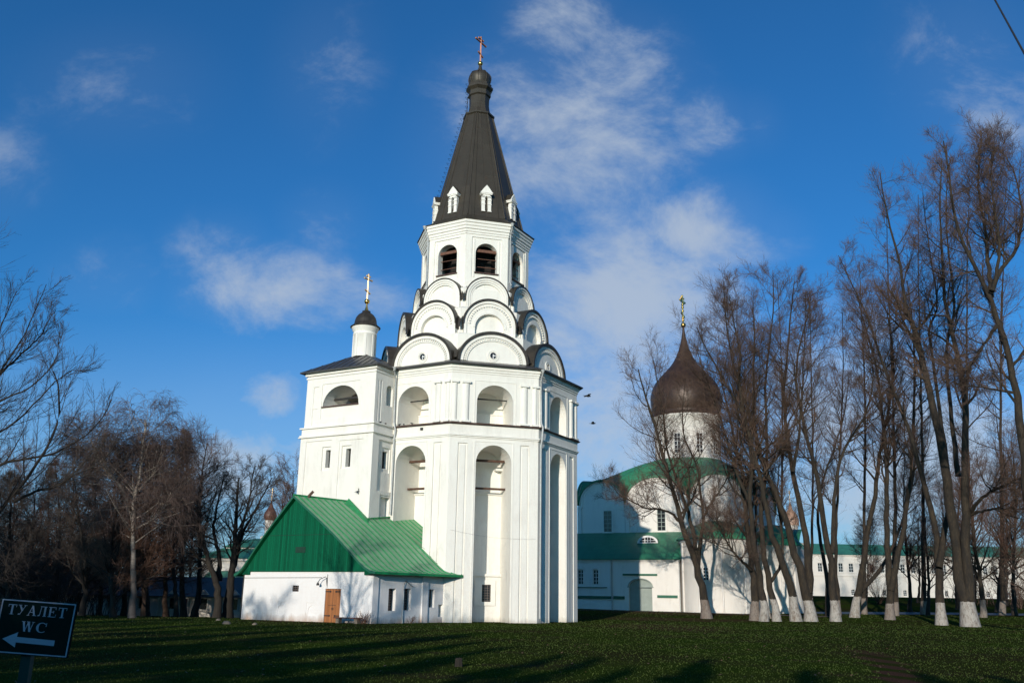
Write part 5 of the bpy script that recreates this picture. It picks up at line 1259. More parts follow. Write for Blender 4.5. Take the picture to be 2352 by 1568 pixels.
make_tree('stoutest lime of the row, three dark leaders rising from one thick white foot', [
    (trace([gB(*p) for p in ((672, 1548), (658, 1420), (628, 1290), (600, 1180), (588, 1040), (570, 880), (545, 740), (515, 600), (482, 460), (448, 350), (425, 240), (402, 120))] + [gU(*p) for p in ((640, 1560), (640, 1300), (622, 1130), (590, 960), (540, 850), (500, 720), (470, 560), (460, 420))], y11, 3, True), .62, .04, .40, 3.8),
    (trace([gB(*p) for p in ((665, 1430), (655, 1270), (652, 1080), (640, 880), (655, 700), (645, 540), (625, 400), (600, 290), (575, 190))] + [gU(*p) for p in ((930, 1500), (900, 1200), (890, 950), (880, 700), (870, 480), (890, 330))], y11, -2), .48, .04, .36, 3.8),
    (trace([gB(*p) for p in ((620, 900), (598, 760), (590, 620), (570, 470), (560, 330))] + [gU(*p) for p in ((1000, 1400), (960, 1150), (930, 900), (920, 650), (930, 450), (950, 330))], y11 + 3, 2), .26, .03, .25, 3.4),
    (trace([gB(*p) for p in ((668, 1060), (700, 1010), (770, 960), (840, 925), (920, 895), (1000, 860))], y11, -8), .20, .04, .3, 3.0),
    (trace([gB(*p) for p in ((668, 1065), (730, 1045), (810, 1035), (910, 1040), (990, 1060))], y11, -6), .15, .03, .35, 2.6)], 23, group=G_R)
y12 = 58
make_tree('tall nearer lime at the right edge, its dark trunk curving up from outside the picture', [
    (trace([(2450, 1470), gB(935, 1200), gB(912, 900), gB(895, 720), gB(878, 590), gB(850, 430), gB(800, 270), gB(762, 130)] + [gU(*p) for p in ((1215, 1230), (1130, 1080), (1060, 970), (1000, 840), (960, 660), (940, 480), (950, 300), (900, 200))], y12, 1, False), .55, .04, .42, 3.2),
    (trace([gU(*p) for p in ((1240, 1290), (1230, 1150), (1205, 1000), (1200, 820), (1160, 660), (1140, 450), (1170, 200), (1165, 130))], y12 + 1, 0), .20, .03, .2, 3.0),
    (trace([gU(*p) for p in ((1240, 1250), (1300, 1090), (1390, 1010), (1440, 900), (1460, 700), (1400, 400), (1280, 240))], y12, 2), .20, .03, .2, 3.2),
    (trace([gU(*p) for p in ((1250, 1250), (1290, 1050), (1290, 850), (1250, 620), (1230, 420), (1270, 250))], y12, -1), .16, .03, .2, 3.0),
    (trace([gB(*p) for p in ((788, 250), (740, 320), (700, 380), (665, 450), (655, 520))], y12, 2), .14, .04, .3, 2.4)], 24)

# ---- the left group
yl = 60
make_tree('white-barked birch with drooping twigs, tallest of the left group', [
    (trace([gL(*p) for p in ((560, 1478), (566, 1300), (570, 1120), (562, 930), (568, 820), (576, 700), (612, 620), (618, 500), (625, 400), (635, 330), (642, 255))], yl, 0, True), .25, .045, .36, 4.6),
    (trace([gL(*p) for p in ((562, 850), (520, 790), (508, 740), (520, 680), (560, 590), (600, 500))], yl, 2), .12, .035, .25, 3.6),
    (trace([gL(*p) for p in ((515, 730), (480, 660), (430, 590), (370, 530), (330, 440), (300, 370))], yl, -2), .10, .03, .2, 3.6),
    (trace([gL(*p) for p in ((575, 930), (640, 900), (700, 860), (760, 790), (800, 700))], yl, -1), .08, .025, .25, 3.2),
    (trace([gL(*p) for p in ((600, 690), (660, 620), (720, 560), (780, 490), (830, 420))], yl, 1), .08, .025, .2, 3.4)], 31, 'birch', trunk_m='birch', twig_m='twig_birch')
GL_ = 'reddish larches in the left group'
def straight(px, pytop, pybase, y, r, ll, seed, label, style='larch', group=None, tm='bark_red', tw='twig_red', tb=.16, dens=1.0, lean=0, name=None):
    f_ = aty(px, pybase, y); z0_ = float(gz(f_[0], f_[1])); tp = aty(px + lean, pytop, y)
    pts = [np.array([f_[0], y, z0_])] + [np.array([f_[0] + (tp[0] - f_[0]) * s + .25 * math.sin(seed + 5 * s), y + .3 * math.sin(seed * 2 + 4 * s), z0_ + (tp[2] - z0_) * s]) for s in (.2, .4, .6, .8, 1)]
    return make_tree(label, [(pts, r, .03, tb, ll)], seed, style, group, trunk_m=tm, twig_m=tw, dens=dens, name=name)
straight(gL(648, 0)[0], gL(0, 400)[1], 1412, 71, .36, 3.8, 41, 'dark larch with a thick foot immediately right of the birch', group=GL_, lean=12)
straight(gL(905, 0)[0] - 8, gL(0, 330)[1], 1412, 72, .28, 3.6, 42, 'tall pointed larch with reddish branches, midway between birch and annex', group=GL_)
straight(gL(770, 0)[0], gL(0, 400)[1], 1412, 76, .26, 4.2, 43, 'larch standing close behind the birch crown on its right', group=GL_)
straight(gL(500, 0)[0], gL(0, 480)[1], 1412, 75, .26, 4.2, 44, 'reddish larch behind the birch crown on its left', group=GL_)
straight(gL(945, 0)[0], gL(0, 395)[1], 1412, 70, .30, 3.0, 45, 'lime with a tidy rounded top next to the pointed larch', 'lime', tm='bark', tw='twig', tb=.35, lean=32, dens=1.2)
straight(gL(835, 0)[0], gL(0, 640)[1], 1412, 66, .20, 2.8, 46, 'shorter dark tree with a slim trunk before the low range', 'bushy', tm='bark', tw='twig_grey', tb=.35, dens=1.2)
ya = 66
make_tree('spreading many-stemmed tree against the left corner of the annex', [
    (trace([gL(*p) for p in ((1150, 1462), (1165, 1300), (1182, 1130), (1200, 960), (1208, 800), (1215, 660), (1222, 610))], ya, 0, True), .42, .05, .35, 2.4),
    (trace([gL(*p) for p in ((1085, 1462), (1098, 1300), (1040, 1160), (1005, 1020), (975, 880), (960, 760), (985, 640))], ya - 1, 0, True), .34, .04, .35, 2.8),
    (trace([gL(*p) for p in ((1150, 1380), (1185, 1180), (1240, 960), (1300, 850), (1345, 760), (1395, 680), (1425, 610))], ya + 1, 0), .26, .03, .35, 2.7),
    (trace([gL(*p) for p in ((1100, 1250), (1100, 1080), (1060, 940), (1080, 800), (1110, 680), (1130, 590))], ya, 1), .22, .03, .3, 2.7),
    (trace([gL(*p) for p in ((1190, 1050), (1245, 900), (1290, 740), (1300, 620), (1320, 540))], ya, -1), .18, .03, .2, 2.5)], 33, 'bushy', trunk_m='bark', twig_m='twig_grey', dens=.8)
straight(gL(1545, 0)[0], gL(0, 570)[1], 1405, 92, .3, 3.8, 47, 'reddish round-topped tree peeping out behind the annex ridge', 'bushy', tm='bark_red', tw='twig_red', tb=.3, dens=1.6)
straight(gL(1480, 0)[0], gL(0, 690)[1], 1405, 96, .3, 3.4, 147, 'lower reddish tree behind the annex roof, left of the round-topped one', 'bushy', tm='bark_red', tw='twig_red', tb=.3, dens=1.5)
dark = [(20, 1090, 62, .30, 3.4), (75, 1120, 70, .28, 3.2), (130, 1060, 74, .30, 3.3), (185, 1110, 64, .30, 3.0), (228, 1040, 72, .26, 3.4), (262, 1150, 61, .30, 2.6), (-40, 1000, 68, .3, 3.6), (305, 1180, 62, .22, 2.6)]
lab = ['leftmost dark tree rising behind the toilet sign', 'second dark tree behind the toilet sign, reddish twigs', 'tall dark tree above the right edge of the sign', 'dark bushy tree standing clear to the right of the sign',
       'dark tree under the left drooping boughs of the birch', 'short dark tree with a thick trunk close left of the birch', 'dark tree cut by the left edge of the picture', 'small dark tree crowded against the birch trunk']
for k, (px, pt, y, r, ll) in enumerate(dark):
    straight(px, pt, 1414, y, r * .8, ll * 1.15, 60 + k, lab[k], 'bushy' if k % 2 else 'larch', 'dark trees in shade on the left', 'bark', 'twig_red' if k % 3 else 'twig_grey', .12, 2.2 if k % 2 else 1.1)

back = [(30, 1060, 92, .26, 4.6), (110, 1080, 96, .26, 4.4), (165, 1040, 99, .28, 4.8), (215, 1070, 90, .24, 4.2), (290, 1060, 97, .26, 4.6), (345, 1060, 94, .26, 4.4), (400, 1080, 99, .24, 4.2), (440, 1120, 92, .2, 3.6)]
lb2 = ['reddish tree far behind the low range, nearest the left edge of the picture', 'second reddish tree from the left behind the low range', 'highest reddish tree behind the low range, left of the birch', 'reddish tree behind the low range just left of the birch crown',
       'reddish tree behind the low range directly behind the birch trunk', 'reddish tree behind the low range, right of the birch trunk', 'reddish tree behind the low range below the rounded lime top', 'lowest reddish tree behind the low range, by the distant church']
for k, (px, pt, y, r, ll) in enumerate(back):
    straight(px, pt, 1404, y, r, ll, 160 + k, lb2[k], 'larch' if k % 2 else 'bushy', 'reddish trees behind the low range', 'bark_red', 'twig_red', .14, 1.2 if k % 2 else 2.4)

# near tree reaching in from the left edge
yn = 27
Pn = lambda pts, lean=0: trace([g6(*p) for p in pts], yn, lean)
bx = aty(-330, 1500, yn); bx[2] = 0
make_tree('near bare tree outside the left edge whose long boughs reach into the sky', [
    ([bx, bx + np.array([.1, .1, 1.4]), aty(-280, 1300, yn), aty(-250, 1100, yn), aty(-220, 900, yn), aty(-180, 700, yn), aty(-150, 560, yn)], .30, .05, .4, 3.2),
    ([aty(-290, 1400, yn), aty(-160, 1500, yn)] + Pn([(-60, 1480), (20, 1400), (110, 1300), (200, 1180), (285, 1070), (350, 930), (400, 800), (370, 660), (330, 560)]), .13, .02, .3, 1.7),
    ([aty(-280, 1330, yn)] + Pn([(-100, 1200), (0, 1130), (120, 1090), (250, 1110), (350, 1070), (470, 1010), (560, 950), (640, 860), (690, 740)], 1), .10, .012, .3, 1.4),
    (Pn([(90, 1370), (200, 1310), (330, 1285), (450, 1200), (560, 1165), (650, 1110), (725, 1010)], -1), .055, .01, .2, 1.1),
    ([aty(-270, 1250, yn)] + Pn([(-180, 900), (-80, 760), (0, 560), (90, 440), (160, 330), (220, 180), (290, 25)], 1), .085, .01, .3, 1.3),
    ([aty(-260, 1150, yn)] + Pn([(-160, 700), (-60, 480), (0, 300), (60, 160), (100, 60)], -1), .07, .01, .3, 1.2),
    ([aty(-270, 1250, yn)] + Pn([(-150, 1010), (0, 950), (110, 860), (230, 760), (330, 620), (420, 560), (500, 520), (545, 570)], 0), .075, .01, .3, 1.3),
    ([aty(-270, 1200, yn)] + Pn([(-120, 800), (0, 740), (130, 700), (240, 640), (330, 520), (380, 430), (365, 270)], 0), .07, .01, .3, 1.2),
    (Pn([(-60, 640), (60, 520), (150, 440), (240, 360), (300, 250), (345, 180)], 1), .05, .01, .2, 1.0)], 51, 'near', trunk_m='bark', twig_m='twig_grey', dens=1.0)

# ---- trees further back on the right, seen between the limes
far = [(2160, 1130, 128, .26, 4.2), (2240, 1090, 134, .28, 4.4), (2310, 1060, 126, .3, 4.4), (2110, 1180, 132, .22, 3.4), (2090, 1010, 104, .26, 3.4), (2200, 960, 112, .28, 3.8), (2330, 1000, 100, .3, 3.6), (2290, 1100, 108, .3, 3.4), (1990, 1180, 118, .14, 2.6), (2130, 1100, 96, .22, 3.0), (2255, 1060, 92, .34, 3.6), (2395, 1120, 90, .32, 3.6)]
lab = ['reddish tree at the range wall, between twin-stemmed and narrow-footed limes', 'reddish tree against the range just right of the stoutest lime', 'broad reddish tree against the range at far right', 'small reddish tree against the range behind the twin-stemmed lime',
       'thin tree behind the twin-stemmed lime, half way to the range', 'tall tree in front of the range seen right of the stoutest lime', 'dark tree by the far right edge near the path', 'reddish dark tree close to the range wall at far right',
       'thin tree standing against the range wall near its left part', 'small dark tree between the twin-stemmed and the tall lime', 'dark trunk with a dim white foot behind the stoutest lime', 'dark leaning tree at the very right edge']
for k, (px, pt, y, r, ll) in enumerate(far):
    f_ = onplane(px, 1400, np.array([0, 1., 0]), y)
    straight(px, pt, 1400, y, r, ll, 80 + k, lab[k], 'lime' if k % 2 == 0 else 'bushy', 'trees between the lime row and the range', 'bark_white2' if k >= 10 else 'bark', 'twig' if k % 2 else 'twig_red', .18, 1.7, lean=(3, -5, 6, 2, -14, 10, -8, 12, 4, -6, -30, -40)[k])

mid = [(1925, 720, 92, .26, 3.4, 5), (1985, 600, 97, .28, 3.6, -8), (2055, 470, 93, .30, 3.8, -14), (2120, 450, 99, .30, 3.8, -10), (2215, 430, 94, .32, 3.8, 12), (2300, 400, 100, .30, 4.0, 8), (1700, 700, 108, .24, 3.2, -12), (1800, 640, 104, .26, 3.4, -14), (1860, 690, 99, .24, 3.2, 6)]
lb3 = ['slim lime of the second row, just right of the knobbly trunk', 'second-row lime behind the V-forked one', 'second-row lime behind the left stem of the twin-stemmed lime', 'tall second-row lime right of the twin-stemmed one', 'tall second-row lime directly behind the stoutest trunk', 'tallest second-row lime, nearest the right edge of the picture',
       'second-row lime seen right of the onion dome', 'second-row lime behind the stout one with the split foot', 'second-row lime at the left end of the long range']
for k, (px, pt, y, r, ll, ln) in enumerate(mid):
    straight(px, pt, 1404, y, r, ll, 230 + k, lb3[k], 'lime', 'second row of limes on the right', 'bark_white2', 'twig', .30, 1.0, lean=ln)
def thicket(label, n, x0, x1, y0, y1, h0, h1, m, seed, rs=1.0):
    g = np.random.default_rng(seed); px_ = g.uniform(x0, x1, n); py_ = g.uniform(y0, y1, n); P = np.zeros((n, 6, 3)); p = np.stack([px_, py_, gz(px_, py_) - .05], 1); d = g.normal(0, .22, (n, 3)); d[:, 2] = 1; hh_ = g.uniform(h0, h1, n)[:, None] / 5
    for k in range(6): P[:, k] = p; p = p + d * hh_; d[:, :2] += g.normal(0, .1, (n, 2))
    R = np.tile(np.linspace(.028, .008, 6), (n, 1)) * rs
    P2, R2 = branch(g, P, R, 7, .2, 1, lambda t, pl, gg, m_: pl * .38 * gg.uniform(.5, 1.2, m_), (42, 14), .06, .12, 5, .6, .5, rmin=.008 * rs)
    P3, R3 = branch(g, P2, R2, 4, .2, 1, lambda t, pl, gg, m_: pl * .5 * gg.uniform(.5, 1.2, m_), (42, 14), .06, .12, 3, .7, .5, rmin=.007 * rs)
    th_ = bpy.data.objects.new('tmp', None); COL.objects.link(th_)
    ob = tubes_mesh([(P, R, 4, 0), (P2, R2, 3, 0), (P3, R3, 3, 0)], 'undergrowth', [m], th_, np.zeros(3), False); ob.parent = None; bpy.data.objects.remove(th_)
    tagit(ob, label, 'undergrowth', kind='stuff')
thicket('dark leafless thicket under the trees on the left', 1100, -62, -31, 66, 77, 1.5, 5.0, 'twig_grey', 77)
thicket('brown scrub filling the gaps behind the low range on the left', 900, -100, -36, 86, 100, 4, 9, 'twig_red', 79, 1.6)
thicket('reddish brushwood along the foot of the long range', 700, 62, 105, 112, 140, .8, 4.0, 'twig', 78, 1.5)
# ---- unseen spruces added behind the camera to throw shade over the lawn and the left-hand trees
def spruce(h, seed):
    rng = np.random.default_rng(seed); root = thing('shade_spruce', 'dark spruce added out of view behind the camera for its shade', 'tree', (0, 0, 0), 'added shade spruces behind the camera')
    pts = np.array([[0, 0, -.3], [0, 0, h * .5], [0.1, 0, h]]); Q, r = resample(pts, [h * .016, h * .009, .02], 20); P0 = Q[None]; R0 = r[None]
    P1, R1 = branch(rng, P0, R0, 150, .10, 1.0, lambda t, pl, g, m: (h * .24 * (1.04 - t) + .15) * g.uniform(.75, 1.1, m), (86, 7), .0, .03, 6, .3, .3, rmin=.02, droop=.06)
    P2, R2 = branch(rng, P1, R1, 12, .05, 1.0, lambda t, pl, g, m: (pl * .30 + .1) * g.uniform(.6, 1.2, m), (52, 10), -.03, .06, 4, .3, .3, rmin=.05)
    R2[:] = np.linspace(.16, .03, 4)[None] * (h / 16)
    tubes_mesh([(P0, R0, 8, 0)], 'trunk', ['bark'], root, np.zeros(3)); tubes_mesh([(P1, R1 + .03, 4, 0), (P2, R2, 3, 0)], 'crown', ['spruce'], root, np.zeros(3), False); return root
sp0 = spruce(16, 3)
ux, uy = math.cos(SUN_AZ), math.sin(SUN_AZ)
SHADE_SPR = [(-62, 2, 1.6), (-57, -3, 1.75), (-52, 3, 1.6), (-47, -4, 1.65), (-67, -2, 1.6), (-43, 1, 1.35), (-39, -6, 1.15), (-55, 8, 1.3), (-49, 9, 1.2),
       (-34, -14, .95), (-30, -10, .85), (-26, -14, .9), (-22, -10, .8), (-18.5, -14, .85), (-15, -12, .7),
       (-29, -22, .95), (-24.5, -24, 1.0), (-20, -21, .9), (-16, -23, .8)]
for k in range(11): SHADE_SPR.append((-12.5 + 2.3 * k, -11 - (k % 3) * 1.2, .56 - .012 * k + .03 * (k % 2)))
for k in range(9): SHADE_SPR.append((-11 + 2.9 * k, -19 - (k % 2) * 1.4, .66 - .02 * k))
for k, (x, y, s) in enumerate(SHADE_SPR):
    if k == 0: sp0.location = (x, y, 0); sp0.scale = (s,) * 3
    else: copy_tree(sp0, loc=(x, y, 0), rz=k * 1.3, scale=s)
# two bare trees out of the picture whose shadows fall on the annex
pr = [o for o in bpy.data.objects if o.get('label') == 'shorter dark tree with a slim trunk before the low range'][0]
for k, (x, y, s) in enumerate(((-27.2, 28, .95), (-30.5, 12, 1.3), (-22, 14, .9))):
    c = copy_tree(pr, loc=(x, y, 0), rz=2 + k, scale=s, label='bare tree outside the left edge that throws its shadow on the annex wall'); c['group'] = 'bare trees outside the left edge'

# ================================================================== SMALL THINGS
# toilet sign
sy = 7.0
TLp, TRp, BLp = aty(5, 1372, sy), aty(178, 1385, sy), aty(-14, 1498, sy)
tu_ = TRp - TLp; sw = np.linalg.norm(tu_); tu_ /= sw; dn = BLp - TLp; dn -= (dn @ tu_) * tu_; sh = np.linalg.norm(dn); dn /= sh; nrm = np.cross(tu_, dn); nrm = nrm if nrm[1] < 0 else -nrm
ctrp = TLp + tu_ * sw / 2 + dn * sh / 2
pb = onplane(82, 1568, np.array([0, 1., 0]), sy); postx = TLp + tu_ * sw * .46 + dn * sh * .5
sign = thing('toilet_sign', 'dark green board with white letters and an arrow on a green post, bottom left corner', 'sign', (postx[0] - .02, sy + .03, float(gz(postx[0], sy))))
def SP(u, v, w=0): return TLp + tu_ * u * sw + dn * v * sh + nrm * w       # u, v in 0..1 across and down the board
def slab(b, pts, w0, w1, mi=0):
    a = [SP(u, v, w0) for u, v in pts]; c_ = [SP(u, v, w1) for u, v in pts]; b.poly(c_, mi)
    for i in range(len(a)): j = (i + 1) % len(a); b.poly([a[i], a[j], c_[j], c_[i]], mi)
b = MB(); slab(b, [(0, 0), (1, 0), (1, 1), (0, 1)], -.02, 0); slab(b, [(0, 0), (0, 1), (1, 1), (1, 0)], 0, -.02); b.build('board', 'sign_back', sign)
b = MB(); t1 = .016; t2 = .022
for p in ([(.012, .015), (.988, .015), (.988, .015 + t2), (.012, .015 + t2)], [(.012, .985 - t2), (.988, .985 - t2), (.988, .985), (.012, .985)], [(.012, .015 + t2), (.012 + t1, .015 + t2), (.012 + t1, .985 - t2), (.012, .985 - t2)], [(.988 - t1, .015 + t2), (.988, .015 + t2), (.988, .985 - t2), (.988 - t1, .985 - t2)]):
    slab(b, p, .0005, .003)
b.build('border', 'sign_white', sign)
# serif lettering drawn as strokes in a unit cell (x right, y up)
THK, THN = .19, .065
def st(x0, y0, x1, y1, w): 
    dx, dy = x1 - x0, y1 - y0
    if abs(dy) < 1e-6: return [(x0, y0 - w / 2), (x1, y0 - w / 2), (x1, y0 + w / 2), (x0, y0 + w / 2)]
    return [(x0 - w / 2, y0), (x0 + w / 2, y0), (x1 + w / 2, y1), (x1 - w / 2, y1)]
def serif(x, y, w): return st(x - w / 2, y, x + w / 2, y, .05)
GL = {
 'T': [st(.5, 0, .5, 1, THK), serif(.5, .025, .48), st(.03, .965, .97, .965, .07), [(.03, 1), (.07, 1), (.10, .74), (.05, .74)], [(.93, 1), (.97, 1), (.95, .74), (.90, .74)]],
 'U': [st(.52, .42, .20, .98, THK), st(.30, .05, .82, .98, THN), serif(.20, .975, .40), serif(.82, .975, .30), [(.10, .02), (.30, .02), (.34, .12), (.24, .14), (.12, .12)]],
 'A': [st(.12, .02, .50, 1, THN), st(.80, .02, .50, 1, THK), st(.24, .34, .68, .34, .065), serif(.12, .025, .28), serif(.82, .025, .42)],
 'L': [st(.26, .06, .36, .97, THN), st(.80, .02, .80, .97, THK), serif(.80, .025, .38), st(.26, .965, .96, .965, .06), [(.04, .02), (.22, .02), (.29, .12), (.10, .14)]],
 'E': [st(.26, 0, .26, 1, THK), st(.06, .97, .86, .97, .06), st(.06, .03, .90, .03, .06), st(.3, .51, .66, .51, .06), [(.82, 1), (.87, 1), (.87, .74), (.83, .74)], [(.87, 0), (.92, 0), (.94, .28), (.90, .28)], st(.64, .38, .64, .64, .05)],
 'W': [st(.30, 0, .12, .98, .15), st(.30, 0, .50, .98, .055), st(.70, 0, .52, .98, .15), st(.70, 0, .90, .98, .055), serif(.12, .975, .28), serif(.51, .975, .26), serif(.90, .975, .22)]}
def Cseg():
    out = []
    n = 18
    for k in range(n):
        a0 = math.radians(48 + 264 * k / n); a1 = math.radians(48 + 264 * (k + 1) / n)
        def pt(a, ro): 
            wi = .19 * (0.25 + .75 * max(0, -math.cos(a))) ; return (.5 + (.44 - wi * ro) * math.cos(a), .5 + (.50 - .06 * ro - wi * .2 * ro) * math.sin(a))
        out.append([pt(a0, 0), pt(a1, 0), pt(a1, 1), pt(a0, 1)])
    out.append([(.80, .62), (.86, .62), (.86, 1.0), (.81, .90)]); return out
GL['C'] = Cseg()
def word(txt, u0, v0, cw, chh, adv, skew=0):
    for i, ch in enumerate(txt):
        b = MB()
        for q, poly in enumerate(GL[ch]): slab(b, [(u0 + i * adv + x * cw, v0 + i * skew + (1 - y) * chh) for x, y in poly], .0005, .003 + q * .00012)
        b.build('letter', 'sign_white', sign)
word('TUALET', .105, .10, .118, .185, .133)
word('WC', .33, .395, .165, .185, .185)
b = MB(); slab(b, [(.115, .735), (.305, .60), (.30, .685), (.80, .700), (.80, .800), (.30, .785), (.30, .875)], .0005, .003); b.build('arrow', 'sign_white', sign)
b = MB(); pz = float(gz(postx[0], sy)); b.box(Fr((postx[0] - .02, sy + .05, 0), (1, 0, 0), (0, -1, 0)), -.035, .035, -.03, .025, -.3, postx[2] + .10); b.build('post', 'post_green', sign)

# bench by the door
q = LAF.p(fu(1215, 1400)[0], WF + .55, 0); bu = fu(1215, 1400)[0] + .22
bench = thing('bench', 'low plank bench against the annex wall right of the brown door', 'bench', tuple(LAF.p(bu, WF + .55, -.1)))
b = MB(); b.box(LAF, bu - .95, bu + .95, WF + .38, WF + .74, .27, .33); b.build('seat', 'bench_wood', bench)
for s_ in (-.68, .68): b = MB(); b.box(LAF, bu + s_ - .12, bu + s_ + .12, WF + .42, WF + .70, -.2, .27); b.build('leg', 'stone', bench)
# dry stalks beside the annex corner
rng = np.random.default_rng(5)
def stalks(label, c_, n, h, spread, cat='shrub', m='dry_stem', seed=1):
    g = np.random.default_rng(seed); th_ = thing('dry_shrub', label, cat, tuple(c_)); sets = []
    P = np.zeros((n, 6, 3)); 
    for i in range(n):
        a = g.uniform(0, 2 * PI); d = np.array([math.cos(a) * spread, math.sin(a) * spread, 1.0]) * g.uniform(.3, 1); d[2] = g.uniform(.7, 1); p = np.array(c_, float) + g.normal(0, .08, 3) * [1, 1, 0]; p[2] = c_[2] - .05
        for k in range(6): P[i, k] = p; p = p + d * h / 5 + g.normal(0, .03, 3); 
    R = np.tile(np.linspace(.014, .005, 6), (n, 1)); P2, R2 = branch(g, P, R, 6, .3, 1, lambda t, pl, gg, m_: pl * .35 * gg.uniform(.5, 1.2, m_), (45, 15), .05, .2, 4, .7, .5, rmin=.004)
    tubes_mesh([(P, R, 4, 0), (P2, R2, 3, 0)], 'stems', [m], th_, np.array(c_, float)); return th_
stalks('dry reddish shrub at the annex corner beside the bench', LAF.p(fu(1395, 1400)[0], WF + .5, -.05), 22, .75, .7, seed=3)
stalks('low dry weeds along the shaded side wall of the annex', RWL.p(2.9, .5, 0), 12, .4, .8, seed=4)
c0 = onground(*gB(330, 1440)); stalks('leafless reddish bush behind the worn foot of the twin-stemmed lime', (c0[0] + 1, 92, float(gz(c0[0], 92))), 60, 2.2, .9, m='dry_stem', seed=6)
c0 = aty(2018, 1360, 125); stalks('pale leafless bush against the long range wall', (c0[0], 125, float(gz(c0[0], 125))), 70, 4.0, .8, m='dry_stem', seed=7)

# stump and stones
def lump(name, label, cat, c_, r, h, m, seed):
    g = np.random.default_rng(seed); th_ = thing(name, label, cat, tuple(c_)); b = MB(); n = 14; rows = []
    jit = g.uniform(.82, 1.18, n)
    prof_ = [(1.12, 0), (1.0, .25), (.94, .7), (.90, .95), (.80, 1.0), (.02, .97)] if name == 'stump' else [(1, 0), (1.05, .3), (.85, .7), (.5, .95), (.02, 1)]
    for f_, z in prof_: rows.append([(c_[0] + r * f_ * jit[k] * math.cos(2 * PI * k / n), c_[1] + r * f_ * jit[k] * math.sin(2 * PI * k / n), c_[2] - .05 + (h + .05) * z + g.normal(0, .01)) for k in range(n)])
    b.grid(rows, True, 0, name != 'stump'); b.build('wood' if name == 'stump' else 'rock', m, th_)
p = onground(1053, 1530); lump('stump', 'small dark tree stump on the lawn at the bottom centre', 'stump', (p[0], p[1], p[2]), .09, .19, 'bark', 1)
for k, (px, py, r, lb_) in enumerate(((520, 1432, .20, 'pale stone lying in the grass left of the annex corner'), (502, 1424, .14, 'small stone nearest the many-stemmed tree'), (585, 1434, .13, 'flat stone in front of the annex wall below its left end'))):
    p = onground(px, py); lump('field_stone', lb_, 'stone', (p[0], p[1], p[2]), r, r * .8, 'stone', 10 + k)

# birds
def bird(pos, head, label, flying=False, group=None, size=1.0):
    th_ = thing('crow' if flying else 'pigeon', label, 'bird', tuple(pos), group); b = MB(); pos = np.array(pos, float)
    f_ = np.array([math.cos(head), math.sin(head), 0]); sd_ = np.array([-f_[1], f_[0], 0]); Z = np.array([0, 0, 1.])
    L = .46 * size if flying else .30 * size
    prof_ = [(-.5, .01), (-.42, .05), (-.25, .12), (0, .17), (.2, .15), (.33, .10), (.40, .085), (.47, .06), (.5, .012)]
    rows = []
    for x, r in prof_:
        lift = (.30 if not flying else .03) * max(0, x + .1) ** 1.1 if not flying else 0
        c_ = pos + f_ * x * L + Z * (lift * L * 1.3 + (.16 * L if not flying else 0)); rows.append([c_ + (sd_ * math.cos(t) + Z * math.sin(t)) * r * L for t in [2 * PI * k / 8 for k in range(8)]])
    b.grid(rows, True)
    b.build('body', 'bird', th_)
    t_ = MB(); c_ = pos - f_ * .48 * L + Z * (.12 * L if not flying else 0); t_.prism(Fr(c_, sd_, Z), [(-.05 * L, 0), (.05 * L, 0)], 0, 0) if 0 else None
    t_.bar(c_, c_ - f_ * .28 * L - Z * (.06 * L if not flying else 0), .14 * L, up=(0, 0, 1), tw=.03 * L); t_.build('tail', 'bird', th_)
    if flying:
        for s_ in (-1, 1):
            w_ = MB(); r0 = pos + sd_ * s_ * .1 * L; pts = [r0 + f_ * .18 * L, r0 + sd_ * s_ * .55 * L + f_ * .26 * L + Z * .22 * L, r0 + sd_ * s_ * 1.15 * L + f_ * .0 * L + Z * .10 * L, r0 + sd_ * s_ * 1.0 * L - f_ * .16 * L + Z * .10 * L, r0 + sd_ * s_ * .5 * L - f_ * .18 * L + Z * .18 * L, r0 - f_ * .22 * L]
            w_.poly(pts); w_.poly([p - Z * .02 * L for p in pts[::-1]])
            for i in range(6): j = (i + 1) % 6; w_.poly([pts[i], pts[j], pts[j] - Z * .02 * L, pts[i] - Z * .02 * L])
            w_.build('wing', 'bird', th_)
    else:
        l_ = MB(); l_.tube([pos + Z * .02 * L, pos + Z * -.02], .006, 4)
        for s_ in (-.05, .05): l_.bar(pos + sd_ * s_ - Z * .01, pos + sd_ * s_ + Z * .10 * L, .012)
        l_.build('legs', 'bird', th_)
bird(aty(1350, 909, 58), math.radians(20), 'upper of two black crows flying right of the tower', True, size=.95)
bird(aty(1362, 972, 60), math.radians(-10), 'lower of two black crows flying right of the tower, wings level', True, size=.8)
pg = 'pigeons perched on the tower ledges'
for k, (a, b_, lb_) in enumerate(((845, 0, 'pigeon on the tower ledge nearest the downpipe, below the upper niche'), (880, 0, 'pigeon on the ledge, middle of the three below the left upper niche'), (945, 0, 'pigeon on the ledge, rightmost of the three below the left upper niche'))):
    u_ = LAF.at((1050 + a / 2.24) * .64474, (950 + 1248 / 2.24) * .64474, AP)[0]; bird(LAF.p(u_, AP + .14, 13.0), .6 + k, lb_, group=pg)
for k, (uu, lb_) in enumerate(((-9.15, 'pigeon on the wing ledge just round its front corner'), (-8.55, 'pigeon on the wing ledge farther from the front corner'))): bird(wr.p(uu, .14, 12.97), 1.0 + k, lb_, group=pg)
bird(LAF.p(-4.62, WF + .0, zr(-4.1, WF) - .05) if 0 else LAF.p(-2.55, WW + E_ + .1, 8.2), 0, 'dark pigeon clinging to the putlog hole of the wing wall', group=pg)

